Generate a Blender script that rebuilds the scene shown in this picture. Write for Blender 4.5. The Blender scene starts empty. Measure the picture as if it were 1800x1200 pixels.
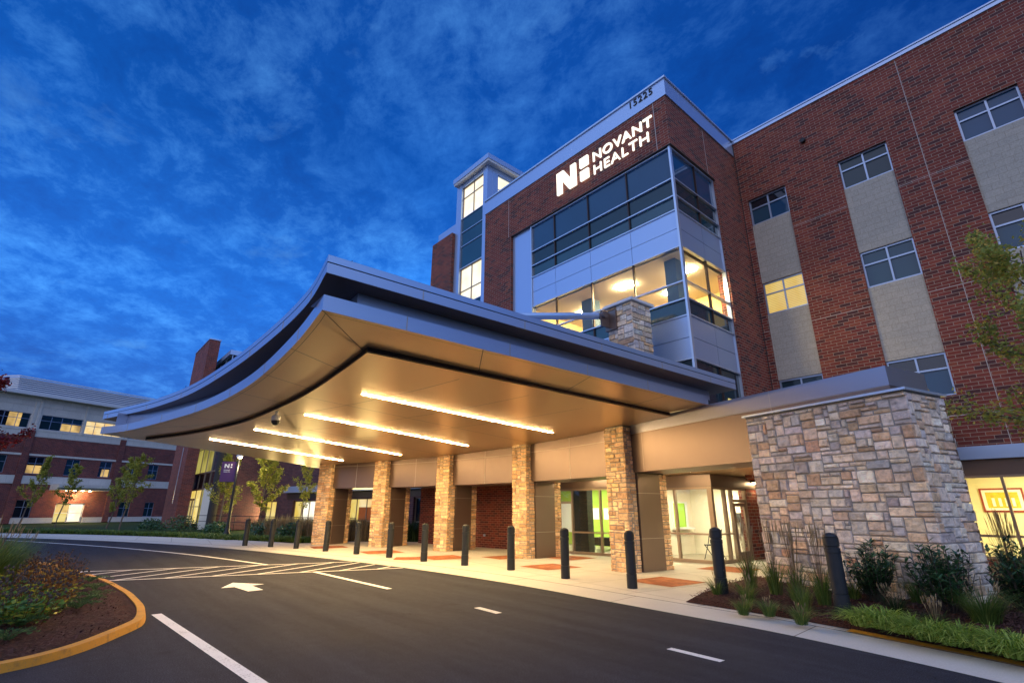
import bpy, math, random
from mathutils import Vector, Matrix, noise
R = math.radians
scene = bpy.context.scene
COL = scene.collection

# ------------------------------------------------------------------ camera
F, YAW, PIT, ROLL = 885.14, R(48.812), R(18.41), R(.13)
cam = bpy.data.cameras.new('camera'); camo = bpy.data.objects.new('camera', cam); COL.objects.link(camo)
cam.sensor_width = 36; cam.lens = F / 1800 * 36; cam.clip_end = 2000; cam.clip_start = .05
f0 = Vector((-math.sin(YAW), math.cos(YAW), 0)); r0 = Vector((math.cos(YAW), math.sin(YAW), 0)); u0 = Vector((0, 0, 1))
fw = f0 * math.cos(PIT) + u0 * math.sin(PIT); up = r0.cross(fw)
rt = r0 * math.cos(ROLL) + up * math.sin(ROLL); up = rt.cross(fw)
mw = Matrix((rt, up, -fw)).transposed().to_4x4(); mw.translation = Vector((0, 0, 1.5)); camo.matrix_world = mw
scene.camera = camo

# ------------------------------------------------------------------ world (twilight)
world = bpy.data.worlds.new("World"); scene.world = world; world.use_nodes = True
nt = world.node_tree; nt.nodes.clear()
def N(t, **k):
    n = nt.nodes.new(t)
    for a, b in k.items(): setattr(n, a, b)
    return n
def L(a, b): nt.links.new(a, b)
def mth(op, a, b=None, c=None, clamp=False):
    n = N('ShaderNodeMath', operation=op, use_clamp=clamp)
    for i, v in enumerate((a, b, c)):
        if v is None: continue
        if isinstance(v, (int, float)): n.inputs[i].default_value = v
        else: L(v, n.inputs[i])
    return n.outputs[0]
def ramp(fac, stops, interp='LINEAR'):
    n = N('ShaderNodeValToRGB'); n.color_ramp.interpolation = interp
    e = n.color_ramp.elements
    while len(e) < len(stops): e.new(.5)
    for el, (p, c) in zip(e, stops): el.position = p; el.color = (*c, 1)
    L(fac, n.inputs[0]); return n.outputs[0]
def mixc(f, a, b, mode='MIX'):
    n = N('ShaderNodeMix', data_type='RGBA', blend_type=mode)
    for s, v in ((0, f), (6, a), (7, b)):
        if isinstance(v, (int, float)): n.inputs[s].default_value = v
        elif isinstance(v, tuple): n.inputs[s].default_value = (*v, 1)
        else: L(v, n.inputs[s])
    return n.outputs[2]
SUN_EL, SUN_ROT = R(3), R(130)
tc = N('ShaderNodeTexCoord'); sep = N('ShaderNodeSeparateXYZ'); L(tc.outputs['Generated'], sep.inputs[0])
sx, sy, sz = sep.outputs
zc = mth('MAXIMUM', sz, 0.0)
base = ramp(zc, [(0, (.055, .26, .80)), (.12, (.032, .26, 1.0)), (.35, (.018, .265, 1.12)), (.6, (.004, .145, .70)), (1, (.005, .08, .42))])
# darker towards the north-east (right of the picture), lighter to the west
az = mth('ADD', mth('MULTIPLY', sx, .75), mth('MULTIPLY', sy, .66))
azf = mth('MULTIPLY_ADD', az, -.55, .66, clamp=True)
azr = ramp(azf, [(0, (.15, .34, .46)), (.35, (.30, .50, .58)), (.66, (.90, 1, 1)), (1, (1.2, 1.0, .95))])
base = mixc(1.0, base, azr, 'MULTIPLY')
# cloud layer: direction projected on a high plane
inv = mth('DIVIDE', 1.0, mth('ADD', zc, .16))
cmb = N('ShaderNodeCombineXYZ'); L(mth('MULTIPLY', sx, inv), cmb.inputs[0]); L(mth('MULTIPLY', sy, inv), cmb.inputs[1])
def nz(vec, scale, detail, rough, dist=0, loc=(0, 0, 0), sc=(1, 1, 1), rz=0):
    m = N('ShaderNodeMapping'); m.inputs['Location'].default_value = loc; m.inputs['Scale'].default_value = sc; m.inputs['Rotation'].default_value = (0, 0, rz)
    L(vec, m.inputs[0]); n = N('ShaderNodeTexNoise'); L(m.outputs[0], n.inputs['Vector'])
    n.inputs['Scale'].default_value = scale; n.inputs['Detail'].default_value = detail; n.inputs['Roughness'].default_value = rough; n.inputs['Distortion'].default_value = dist
    return n.outputs[0]
n1 = nz(cmb.outputs[0], 1.0, 8, .6, .4, (3, 1, 0))
n2 = nz(cmb.outputs[0], 6.5, 7, .70, .2, (0, 5, 0), (1, 1.25, 1), .9)
n3 = nz(cmb.outputs[0], .45, 3, .5, .2, (7, 2, 0))
c1 = mth('ADD', mth('MULTIPLY', n1, .40), mth('MULTIPLY', n2, .60))
dark = ramp(mth('ADD', mth('MULTIPLY', c1, .48), mth('MULTIPLY', n3, .52)), [(.38, (1, 1, 1)), (.50, (.50, .50, .50)), (.60, (0, 0, 0))])
base = mixc(mth('MULTIPLY', dark, .95), base, mixc(1.0, base, (.55, .36, .46), 'MULTIPLY'))
lite = ramp(mth('ADD', mth('MULTIPLY', c1, .72), mth('MULTIPLY', n3, .28)), [(.47, (0, 0, 0)), (.56, (.35, .35, .35)), (.70, (1, 1, 1))])
lmask = ramp(nz(cmb.outputs[0], .9, 4, .6, .3, (11, 4, 0)), [(.36, (.18, .18, .18)), (.58, (1, 1, 1))])
base = mixc(mth('MULTIPLY', lite, lmask), base, mixc(1.0, mixc(.20, base, (.20, .50, .90)), (2.2, 1.75, 1.28), 'MULTIPLY'))
puff = ramp(nz(cmb.outputs[0], 3.0, 8, .62, .2, (2, 9, 0)), [(.60, (0, 0, 0)), (.74, (.75, .75, .75))])
base = mixc(mth('MULTIPLY', puff, .7), base, (.10, .33, .80))
# pale glow added to the sky behind the viewer to light the facades
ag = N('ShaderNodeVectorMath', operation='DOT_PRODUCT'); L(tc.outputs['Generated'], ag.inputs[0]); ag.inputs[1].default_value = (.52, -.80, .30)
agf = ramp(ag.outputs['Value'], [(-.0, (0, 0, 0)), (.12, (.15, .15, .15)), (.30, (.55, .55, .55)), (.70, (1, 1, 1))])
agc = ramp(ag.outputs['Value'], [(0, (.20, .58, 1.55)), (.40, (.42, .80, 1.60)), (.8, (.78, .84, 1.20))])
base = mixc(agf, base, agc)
# below the horizon: dim earth
base = mixc(mth('GREATER_THAN', sz, -.01), (.03, .035, .05), base)
sky = N('ShaderNodeTexSky'); sky.sky_type = 'NISHITA'; sky.sun_disc = False; sky.sun_elevation = SUN_EL; sky.sun_rotation = SUN_ROT
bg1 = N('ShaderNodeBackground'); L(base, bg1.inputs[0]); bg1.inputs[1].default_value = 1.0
bg2 = N('ShaderNodeBackground'); L(sky.outputs[0], bg2.inputs[0]); bg2.inputs[1].default_value = .004
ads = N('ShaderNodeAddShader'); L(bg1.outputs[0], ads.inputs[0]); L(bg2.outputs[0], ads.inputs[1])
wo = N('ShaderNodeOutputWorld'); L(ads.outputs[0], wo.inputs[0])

# faint sun lamp from the side of the added glow
sun = bpy.data.lights.new('sun', 'SUN'); sun.energy = .10; sun.angle = R(40); sun.color = (1, .86, .80)
so = bpy.data.objects.new('sun', sun); COL.objects.link(so)
so.rotation_euler = Vector((-.45, .80, -.42)).to_track_quat('-Z', 'Y').to_euler()

vs = scene.view_settings; vs.view_transform = 'Standard'; vs.look = 'None'; vs.gamma = 1; vs.use_curve_mapping = False; vs.exposure = 0.0
scene.render.engine = 'CYCLES'
scene.cycles.max_bounces = 7; scene.cycles.diffuse_bounces = 4; scene.cycles.transparent_max_bounces = 12
scene.cycles.sample_clamp_indirect = 6; scene.cycles.caustics_reflective = False; scene.cycles.caustics_refractive = False

# ------------------------------------------------------------------ materials
MATS = {}
def newmat(name):
    global nt
    m = bpy.data.materials.new(name); m.use_nodes = True; nt = m.node_tree; nt.nodes.clear(); MATS[name] = m
    return m
def out(sh):
    o = N('ShaderNodeOutputMaterial'); L(sh, o.inputs[0])
def prin(col, rough=.6, metal=0, spec=.5, bump=None, bstr=.3, bdist=.01, emis=None, estr=0, coat=0):
    p = N('ShaderNodeBsdfPrincipled')
    for k, v in (('Base Color', col), ('Roughness', rough), ('Metallic', metal), ('Specular IOR Level', spec), ('Coat Weight', coat)):
        if isinstance(v, tuple): p.inputs[k].default_value = (*v, 1)
        elif isinstance(v, (int, float)): p.inputs[k].default_value = v
        else: L(v, p.inputs[k])
    if emis is not None:
        if isinstance(emis, tuple): p.inputs['Emission Color'].default_value = (*emis, 1)
        else: L(emis, p.inputs['Emission Color'])
        p.inputs['Emission Strength'].default_value = estr
    if bump is not None:
        b = N('ShaderNodeBump'); b.inputs['Strength'].default_value = bstr; b.inputs['Distance'].default_value = bdist
        L(bump, b.inputs['Height']); L(b.outputs[0], p.inputs['Normal'])
    return p.outputs[0]
def objn(scale, detail=4, rough=.55, sc=(1, 1, 1)):
    t = N('ShaderNodeTexCoord'); return nz(t.outputs['Object'], scale, detail, rough, 0, (0, 0, 0), sc)
def plain(name, col, rough=.6, metal=0, var=.12, vs_=3.0, spec=.5, bs=0, coat=0):
    m = newmat(name); n = objn(vs_, 5)
    c = mixc(n, tuple(x * (1 - var) for x in col), tuple(min(1, x * (1 + var)) for x in col))
    b = objn(60, 3) if bs else None
    out(prin(c, rough, metal, spec, b, bs or .1, .004, coat=coat)); return m
def emit(name, col, s):
    m = newmat(name); e = N('ShaderNodeEmission'); e.inputs[0].default_value = (*col, 1); e.inputs[1].default_value = s; out(e.outputs[0]); return m

def brick(name, cols, mortar, w=.305, h=.1017, mw=.013, rough=.85, va=(.74, 1.16), gain=1.0):
    m = newmat(name)
    uv = N('ShaderNodeUVMap'); uv.uv_map = 'UVMap'; s = N('ShaderNodeSeparateXYZ'); L(uv.outputs[0], s.inputs[0])
    vr = mth('DIVIDE', s.outputs[1], h); row = mth('FLOOR', vr)
    par = mth('FRACT', mth('MULTIPLY', row, .5))
    ur = mth('ADD', mth('DIVIDE', s.outputs[0], w), par); colm = mth('FLOOR', ur)
    fu = mth('FRACT', ur); fv = mth('FRACT', vr)
    mu = mth('LESS_THAN', fu, mw / w); mv = mth('LESS_THAN', fv, mw / h); mor = mth('MAXIMUM', mu, mv)
    c = N('ShaderNodeCombineXYZ'); L(colm, c.inputs[0]); L(row, c.inputs[1])
    wn = N('ShaderNodeTexWhiteNoise', noise_dimensions='2D'); L(c.outputs[0], wn.inputs[0])
    cols = [tuple(x * gain for x in k) for k in cols]; stops = [(i / len(cols), k) for i, k in enumerate(cols)]
    bc = ramp(wn.outputs[0], stops, 'CONSTANT')
    n = objn(1.1, 5, .6); n2_ = objn(30, 3)
    bc = mixc(1.0, bc, ramp(n, [(.3, (va[0],) * 3), (.7, (va[1],) * 3)]), 'MULTIPLY')
    bc = mixc(1.0, bc, ramp(n2_, [(.3, (.85, .85, .85)), (.7, (1.15, 1.15, 1.15))]), 'MULTIPLY')
    c2 = mixc(mor, bc, mortar)
    hgt = mth('SUBTRACT', 1.0, mor)
    out(prin(c2, rough, 0, .3, hgt, .5, .006)); return m
brick('brick', [(.195, .042, .030), (.22, .052, .032), (.165, .036, .028), (.21, .046, .030), (.10, .032, .027), (.24, .062, .035), (.18, .040, .028), (.08, .030, .030), (.20, .045, .031), (.17, .038, .026)], (.34, .27, .21), mw=.0125, gain=1.08)
brick('brick_far', [(.22, .058, .048), (.245, .066, .052), (.19, .054, .048), (.15, .046, .046)], (.28, .20, .18), mw=.012)
brick('brick_dark_purple', [(.105, .042, .050), (.12, .05, .055), (.09, .038, .048), (.075, .034, .045)], (.16, .12, .12), mw=.012)  # dark purple brick of the far wing
brick('precast_far', [(.64, .60, .53), (.66, .62, .55), (.62, .58, .515)], (.52, .49, .43), w=1.2, h=.6, mw=.02, va=(.93, 1.05), gain=1.1)
brick('brick_dark_red', [(.15, .030, .024), (.18, .038, .028), (.12, .026, .024), (.09, .024, .024)], (.30, .17, .12), w=.25, h=.085, mw=.011)  # dark red brick in smaller units, wall behind the columns
brick('block_precast', [(.365, .338, .285), (.38, .35, .295), (.355, .33, .28)], (.30, .265, .21), w=.40, h=.2, mw=.008, va=(.95, 1.04), gain=1.16)

m = newmat('stone')  # per-stone colour attribute
at_ = N('ShaderNodeAttribute', attribute_name='col'); n = objn(14, 6, .65); nb = objn(26, 8, .7); nc = objn(5, 5, .6)
c = mixc(1.0, at_.outputs[0], ramp(n, [(.28, (.62, .60, .58)), (.5, (1, 1, 1)), (.75, (1.28, 1.25, 1.2))]), 'MULTIPLY')
c = mixc(1.0, c, ramp(nc, [(.35, (.85, .84, .84)), (.65, (1.12, 1.1, 1.06))]), 'MULTIPLY')
hb = mth('ADD', mth('MULTIPLY', nb, .6), mth('MULTIPLY', n, .8))
out(prin(c, .88, 0, .25, hb, .85, .02))
plain('mortar', (.34, .325, .30), .95, var=.2, bs=.4)
plain('panel', (.42, .54, .76), .30, .5, .02, .8)          # light metal panel
plain('panel_edge', (.55, .64, .78), .3, .55, .03)
plain('fascia', (.44, .52, .70), .33, .5, .03, .7)
plain('bronze', (.205, .150, .128), .38, .60, .05)
plain('bronze_dark', (.15, .105, .085), .42, .3, .08, .7)
plain('parapet_metal', (.33, .33, .40), .30, .65, .03)
plain('joint_dark', (.03, .028, .028), .8, 0, .1)
plain('joint_light', (.46, .42, .38), .6, 0, .05)
plain('step_brown', (.045, .026, .022), .5, .2, .1)
m = newmat('ceiling')   # champagne aluminium soffit panels: brushed, half glossy
n = objn(.8, 4); t_ = N('ShaderNodeTexCoord')
c = mixc(n, (.80, .56, .30), (.86, .62, .35))
out(prin(c, .30, .60, .5))
plain('white_trim', (.70, .71, .72), .4, 0, .04)
plain('alu', (.36, .44, .58), .34, .6, .05)
plain('alu_bronze', (.36, .27, .20), .38, .5, .06)
plain('cream_wall', (.74, .70, .58), .8, 0, .03)
plain('green_wall', (.36, .56, .07), .8, 0, .05)
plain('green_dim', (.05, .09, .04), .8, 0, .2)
plain('office_wall', (.78, .64, .30), .8, 0, .06)
plain('office_ceiling', (.80, .72, .58), .85, 0, .05, 1.2)
plain('yellow_wall', (.84, .76, .50), .8, 0, .06)
plain('dark_interior', (.022, .020, .022), .6, 0, .3)
plain('wood', (.24, .10, .045), .45, 0, .3, 4)
plain('black_plastic', (.018, .019, .021), .4, 0, .2)
m = newmat('bollard_paint'); n = objn(9, 5)
out(prin(mixc(n, (.012, .015, .019), (.022, .026, .032)), ramp(n, [(.3, (.42, .42, .42)), (.7, (.56, .56, .56))]), 0, .35))
plain('black_metal', (.012, .012, .014), .4, .3, .2)
plain('white_paper', (.85, .85, .82), .7, 0, .03)
plain('banner_purple', (.085, .030, .125), .7, 0, .15, 6)
plain('trunk', (.14, .11, .09), .9, 0, .35, 14, bs=.5)
plain('trunk_dark', (.06, .045, .04), .9, 0, .35, 14, bs=.5)
plain('floor_tile', (.30, .27, .22), .3, 0, .2, 2)
plain('painting_red', (.30, .03, .015), .5, 0, .2)
plain('painting_field', (.85, .50, .04), .6, 0, .5, 9)
plain('orange', (.60, .14, .02), .6, 0, .2)
plain('red_wall', (.45, .06, .03), .7, 0, .15)
plain('blind', (.10, .17, .25), .8, 0, .06)
plain('lamp_glass', (.85, .85, .85), .3, 0, .02)

# concrete paving with saw cut joints and stains
m = newmat('concrete'); t_ = N('ShaderNodeTexCoord'); s = N('ShaderNodeSeparateXYZ')
mp = N('ShaderNodeMapping'); mp.inputs['Rotation'].default_value = (0, 0, R(9)); L(t_.outputs['Object'], mp.inputs[0]); L(mp.outputs[0], s.inputs[0])
gx = mth('LESS_THAN', mth('FRACT', mth('DIVIDE', s.outputs[0], 1.52)), .010); gy = mth('LESS_THAN', mth('FRACT', mth('DIVIDE', s.outputs[1], 1.52)), .010)
j = mth('MAXIMUM', gx, gy)
cx = N('ShaderNodeCombineXYZ'); L(mth('FLOOR', mth('DIVIDE', s.outputs[0], 1.52)), cx.inputs[0]); L(mth('FLOOR', mth('DIVIDE', s.outputs[1], 1.52)), cx.inputs[1])
wn = N('ShaderNodeTexWhiteNoise', noise_dimensions='2D'); L(cx.outputs[0], wn.inputs[0])
n = objn(1.3, 7, .65); nf = objn(90, 3)
c = mixc(n, (.46, .44, .40), (.64, .62, .57)); c = mixc(mth('MULTIPLY', wn.outputs[0], .16), c, (.40, .38, .34))
c = mixc(1.0, c, ramp(nf, [(.3, (.9, .9, .9)), (.7, (1.08, 1.08, 1.08))]), 'MULTIPLY')
c = mixc(j, c, (.17, .155, .135)); out(prin(c, .8, 0, .35, nf, .15, .003))
m = newmat('gutter_concrete'); n = objn(1.1, 7, .65); nf = objn(70, 3)
t_ = N('ShaderNodeTexCoord'); s = N('ShaderNodeSeparateXYZ'); L(t_.outputs['Object'], s.inputs[0])
gx = mth('LESS_THAN', mth('FRACT', mth('DIVIDE', s.outputs[0], 3.05)), .006)
c = mixc(n, (.42, .41, .385), (.58, .565, .53)); c = mixc(1.0, c, ramp(nf, [(.3, (.9, .9, .9)), (.7, (1.08, 1.08, 1.08))]), 'MULTIPLY')
c = mixc(gx, c, (.2, .18, .16)); out(prin(c, .8, 0, .35, nf, .15, .003))
# asphalt
m = newmat('asphalt'); nf = objn(75, 5, .75); nm = objn(.55, 6, .62); nl = objn(7, 4)
t_ = N('ShaderNodeTexCoord')
v = N('ShaderNodeTexVoronoi'); v.inputs['Scale'].default_value = 95; L(t_.outputs['Object'], v.inputs['Vector'])
c = mixc(nm, (.020, .0225, .033), (.034, .037, .050)); c = mixc(1.0, c, ramp(objn(.9, 4, .6, (.22, 2.4, 1)), [(.35, (.78, .78, .80)), (.62, (1.16, 1.15, 1.13))]), 'MULTIPLY')
c = mixc(ramp(objn(210, 2, .5), [(.66, (0, 0, 0)), (.72, (.8, .8, .8))]), c, (.16, .155, .15))
c = mixc(1.0, c, ramp(nf, [(.34, (.50, .50, .50)), (.50, (1, 1, 1)), (.66, (2.3, 2.2, 2.1))]), 'MULTIPLY')
c = mixc(1.0, c, ramp(nl, [(.3, (.90, .90, .90)), (.7, (1.1, 1.1, 1.1))]), 'MULTIPLY')
vc = N('ShaderNodeTexVoronoi', feature='DISTANCE_TO_EDGE'); vc.inputs['Scale'].default_value = .16; mp2 = N('ShaderNodeMapping'); L(t_.outputs['Object'], mp2.inputs[0])
wv = N('ShaderNodeVectorMath', operation='ADD'); nw = N('ShaderNodeTexNoise'); nw.inputs['Scale'].default_value = 1.3; nw.inputs['Detail'].default_value = 6; L(t_.outputs['Object'], nw.inputs[0]); L(mp2.outputs[0], wv.inputs[0]); L(nw.outputs['Color'], wv.inputs[1]); L(wv.outputs[0], vc.inputs['Vector'])
crk = mth('MULTIPLY', mth('LESS_THAN', vc.outputs['Distance'], .0011), ramp(objn(.4, 2), [(.48, (0, 0, 0)), (.56, (1, 1, 1))])); c = mixc(mth('MULTIPLY', crk, .6), c, (.012, .012, .014))
ns = objn(1.9, 3); c = mixc(ramp(ns, [(.66, (0, 0, 0)), (.74, (.45, .45, .45))]), c, (.018, .017, .019))
out(prin(c, ramp(nm, [(.3, (.80, .80, .80)), (.7, (.92, .92, .92))]), 0, .14, mth('ADD', v.outputs['Distance'], nf), .5, .006))
m = newmat('road_paint'); nf = objn(45, 5, .7); nm = objn(3, 4)
c = mixc(ramp(mth('MULTIPLY_ADD', nm, .35, mth('MULTIPLY', nf, .75)), [(.40, (0, 0, 0)), (.50, (1, 1, 1))]), (.22, .22, .22), (.76, .76, .75)); out(prin(c, .6, 0, .4, nf, .2, .003))
m = newmat('yellow_paint'); nf = objn(40, 5, .7); nm = objn(2.2, 5, .6)
c = mixc(nm, (.50, .22, .022), (.74, .36, .035)); c = mixc(ramp(nf, [(.34, (1, 1, 1)), (.42, (0, 0, 0))]), c, (.33, .20, .09)); c = mixc(ramp(objn(6, 6, .7), [(.52, (0, 0, 0)), (.66, (.6, .6, .6))]), c, (.24, .13, .045)); out(prin(c, .6, 0, .4, nf, .25, .004))
brick('brick_paver', [(.36, .115, .045), (.42, .14, .06), (.30, .10, .045), (.46, .17, .07)], (.22, .13, .08), w=.2, h=.1, mw=.008)
# mulch / lawn
m = newmat('mulch'); nf = objn(55, 6, .75); nm = objn(4, 5); t_ = N('ShaderNodeTexCoord')
v = N('ShaderNodeTexVoronoi'); v.inputs['Scale'].default_value = 42; v.inputs['Randomness'].default_value = 1
mp = N('ShaderNodeMapping'); mp.inputs['Scale'].default_value = (1, .5, 1); L(t_.outputs['Object'], mp.inputs[0]); L(mp.outputs[0], v.inputs['Vector'])
c = mixc(nf, (.020, .008, .006), (.095, .038, .028)); c = mixc(1.0, c, ramp(nm, [(.3, (.7, .7, .7)), (.7, (1.25, 1.2, 1.2))]), 'MULTIPLY')
c = mixc(1.0, c, ramp(v.outputs['Color'], [(0, (.6, .6, .6)), (1, (1.6, 1.5, 1.5))]), 'MULTIPLY')
out(prin(c, .9, 0, .25, mth('ADD', v.outputs['Distance'], nf), 1.0, .03))
plain('mulch_chip', (.085, .034, .026), .9, 0, .6, 9)
m = newmat('lawn'); nf = objn(25, 5, .7); nm = objn(.6, 4)
c = mixc(nf, (.010, .030, .008), (.040, .085, .022)); c = mixc(1.0, c, ramp(nm, [(.3, (.7, .7, .7)), (.7, (1.2, 1.2, 1.1))]), 'MULTIPLY'); out(prin(c, .9, 0, .2, nf, .8, .03))

def leafmat(name, c1, c2, c3=None, trans=.35, rough=.5, sheen=.4):
    newmat(name); a = N('ShaderNodeAttribute', attribute_name='col')
    c = ramp(a.outputs['Fac'], [(0, c1), (.6, c2), (1, c3 or c2)])
    p = prin(c, rough, 0, sheen)
    t = N('ShaderNodeBsdfTranslucent'); L(c, t.inputs[0]); mx = N('ShaderNodeMixShader'); mx.inputs[0].default_value = trans
    L(p, mx.inputs[1]); L(t.outputs[0], mx.inputs[2]); out(mx.outputs[0])
leafmat('leaf_yellowgreen', (.20, .25, .045), (.36, .38, .06), (.55, .46, .07), .45)
leafmat('leaf_rightgreen', (.20, .26, .06), (.38, .42, .09), (.55, .36, .08), .5)
leafmat('leaf_red', (.09, .008, .012), (.22, .018, .022), (.34, .04, .035))
leafmat('leaf_laurel', (.018, .060, .028), (.04, .115, .045), (.10, .20, .075), .12, .28, .6)
leafmat('grass_lime', (.10, .19, .022), (.25, .38, .05), (.50, .58, .14), .35, .4)
leafmat('grass_green', (.05, .11, .022), (.11, .19, .036), (.23, .27, .06))
leafmat('grass_dark', (.010, .026, .008), (.028, .060, .015), (.05, .09, .03))
leafmat('grass_straw', (.16, .11, .055), (.30, .22, .12), (.42, .33, .20))
leafmat('plant_burgundy', (.10, .032, .010), (.24, .10, .02), (.46, .34, .04))
leafmat('plant_green', (.05, .13, .025), (.12, .25, .04), (.44, .42, .04))
leafmat('juniper', (.03, .075, .028), (.07, .15, .045), (.13, .21, .06))

# glass
def glass(name, tint=(.75, .85, .88), refl=1.0, dark=.0):
    newmat(name); t = N('ShaderNodeBsdfTransparent'); t.inputs[0].default_value = (*tint, 1)
    g = N('ShaderNodeBsdfGlossy'); g.inputs['Roughness'].default_value = .01; g.inputs[0].default_value = (.9, .95, 1, 1)
    fr = N('ShaderNodeFresnel'); fr.inputs[0].default_value = 1.5
    fac = mth('MULTIPLY_ADD', fr.outputs[0], refl, .02, clamp=True)
    mx = N('ShaderNodeMixShader'); L(fac, mx.inputs[0]); L(t.outputs[0], mx.inputs[1]); L(g.outputs[0], mx.inputs[2]); out(mx.outputs[0])
glass('glass_clear', (.93, .96, .93), .7); glass('glass_office', (.95, .93, .86), .6)
def darkglass(name, col, rough=.05, metal=0, spec=.8):
    newmat(name); n = objn(.5, 3)
    c = mixc(n, tuple(x * .8 for x in col), tuple(x * 1.25 for x in col)); out(prin(c, rough, metal, spec))
darkglass('glass_blue', (.018, .070, .150), .04, 0, .5)
darkglass('glass_blind', (.026, .072, .115), .05, 0, .5)
darkglass('spandrel', (.010, .055, .080), .06)
darkglass('glass_dark', (.008, .013, .022), .03)
darkglass('glass_teal', (.012, .036, .052), .05, 0, .5)
def litpane(name, c1, c2, s, stripes=0, sc=1.5):
    newmat(name); n = objn(sc, 3)
    c = mixc(ramp(n, [(.38, (0, 0, 0)), (.62, (1, 1, 1))]), c1, c2)
    if stripes:
        uv = N('ShaderNodeUVMap'); uv.uv_map = 'UVMap'; s_ = N('ShaderNodeSeparateXYZ'); L(uv.outputs[0], s_.inputs[0])
        f = mth('FRACT', mth('MULTIPLY', s_.outputs[1], stripes)); c = mixc(mth('MULTIPLY', mth('LESS_THAN', f, .35), .45), c, tuple(x * .35 for x in c1))
    out(prin((.03, .03, .03), .05, 0, .5, emis=c, estr=s))
litpane('lit_warm', (.95, .62, .22), (1.0, .78, .40), .95)
litpane('lit_blinds', (.95, .62, .16), (1.0, .72, .22), .80, 16)
litpane('lit_tower', (1.0, .86, .55), (1.0, .95, .78), 1.25, 0, .9)
litpane('lit_yellow', (.95, .66, .12), (.98, .80, .30), .85, 0, .7)
litpane('lit_far', (.35, .22, .08), (1.0, .66, .22), .85, 0, .5)
litpane('lit_stair', (.30, .27, .05), (.70, .60, .14), .65, 0, .35)
emit('sign_light', (1.0, .93, .80), 1.7)
emit('strip_light', (1.0, .66, .29), 470)
emit('panel_light', (1.0, .88, .58), 130)
emit('panel_green_room', (1.0, .95, .66), 230)
emit('panel_warm', (1.0, .78, .42), 300)
emit('panel_yellow', (1.0, .82, .46), 120)
emit('down_light', (1.0, .76, .40), 60)
emit('exit_green', (.1, .9, .3), 1.2)

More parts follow.
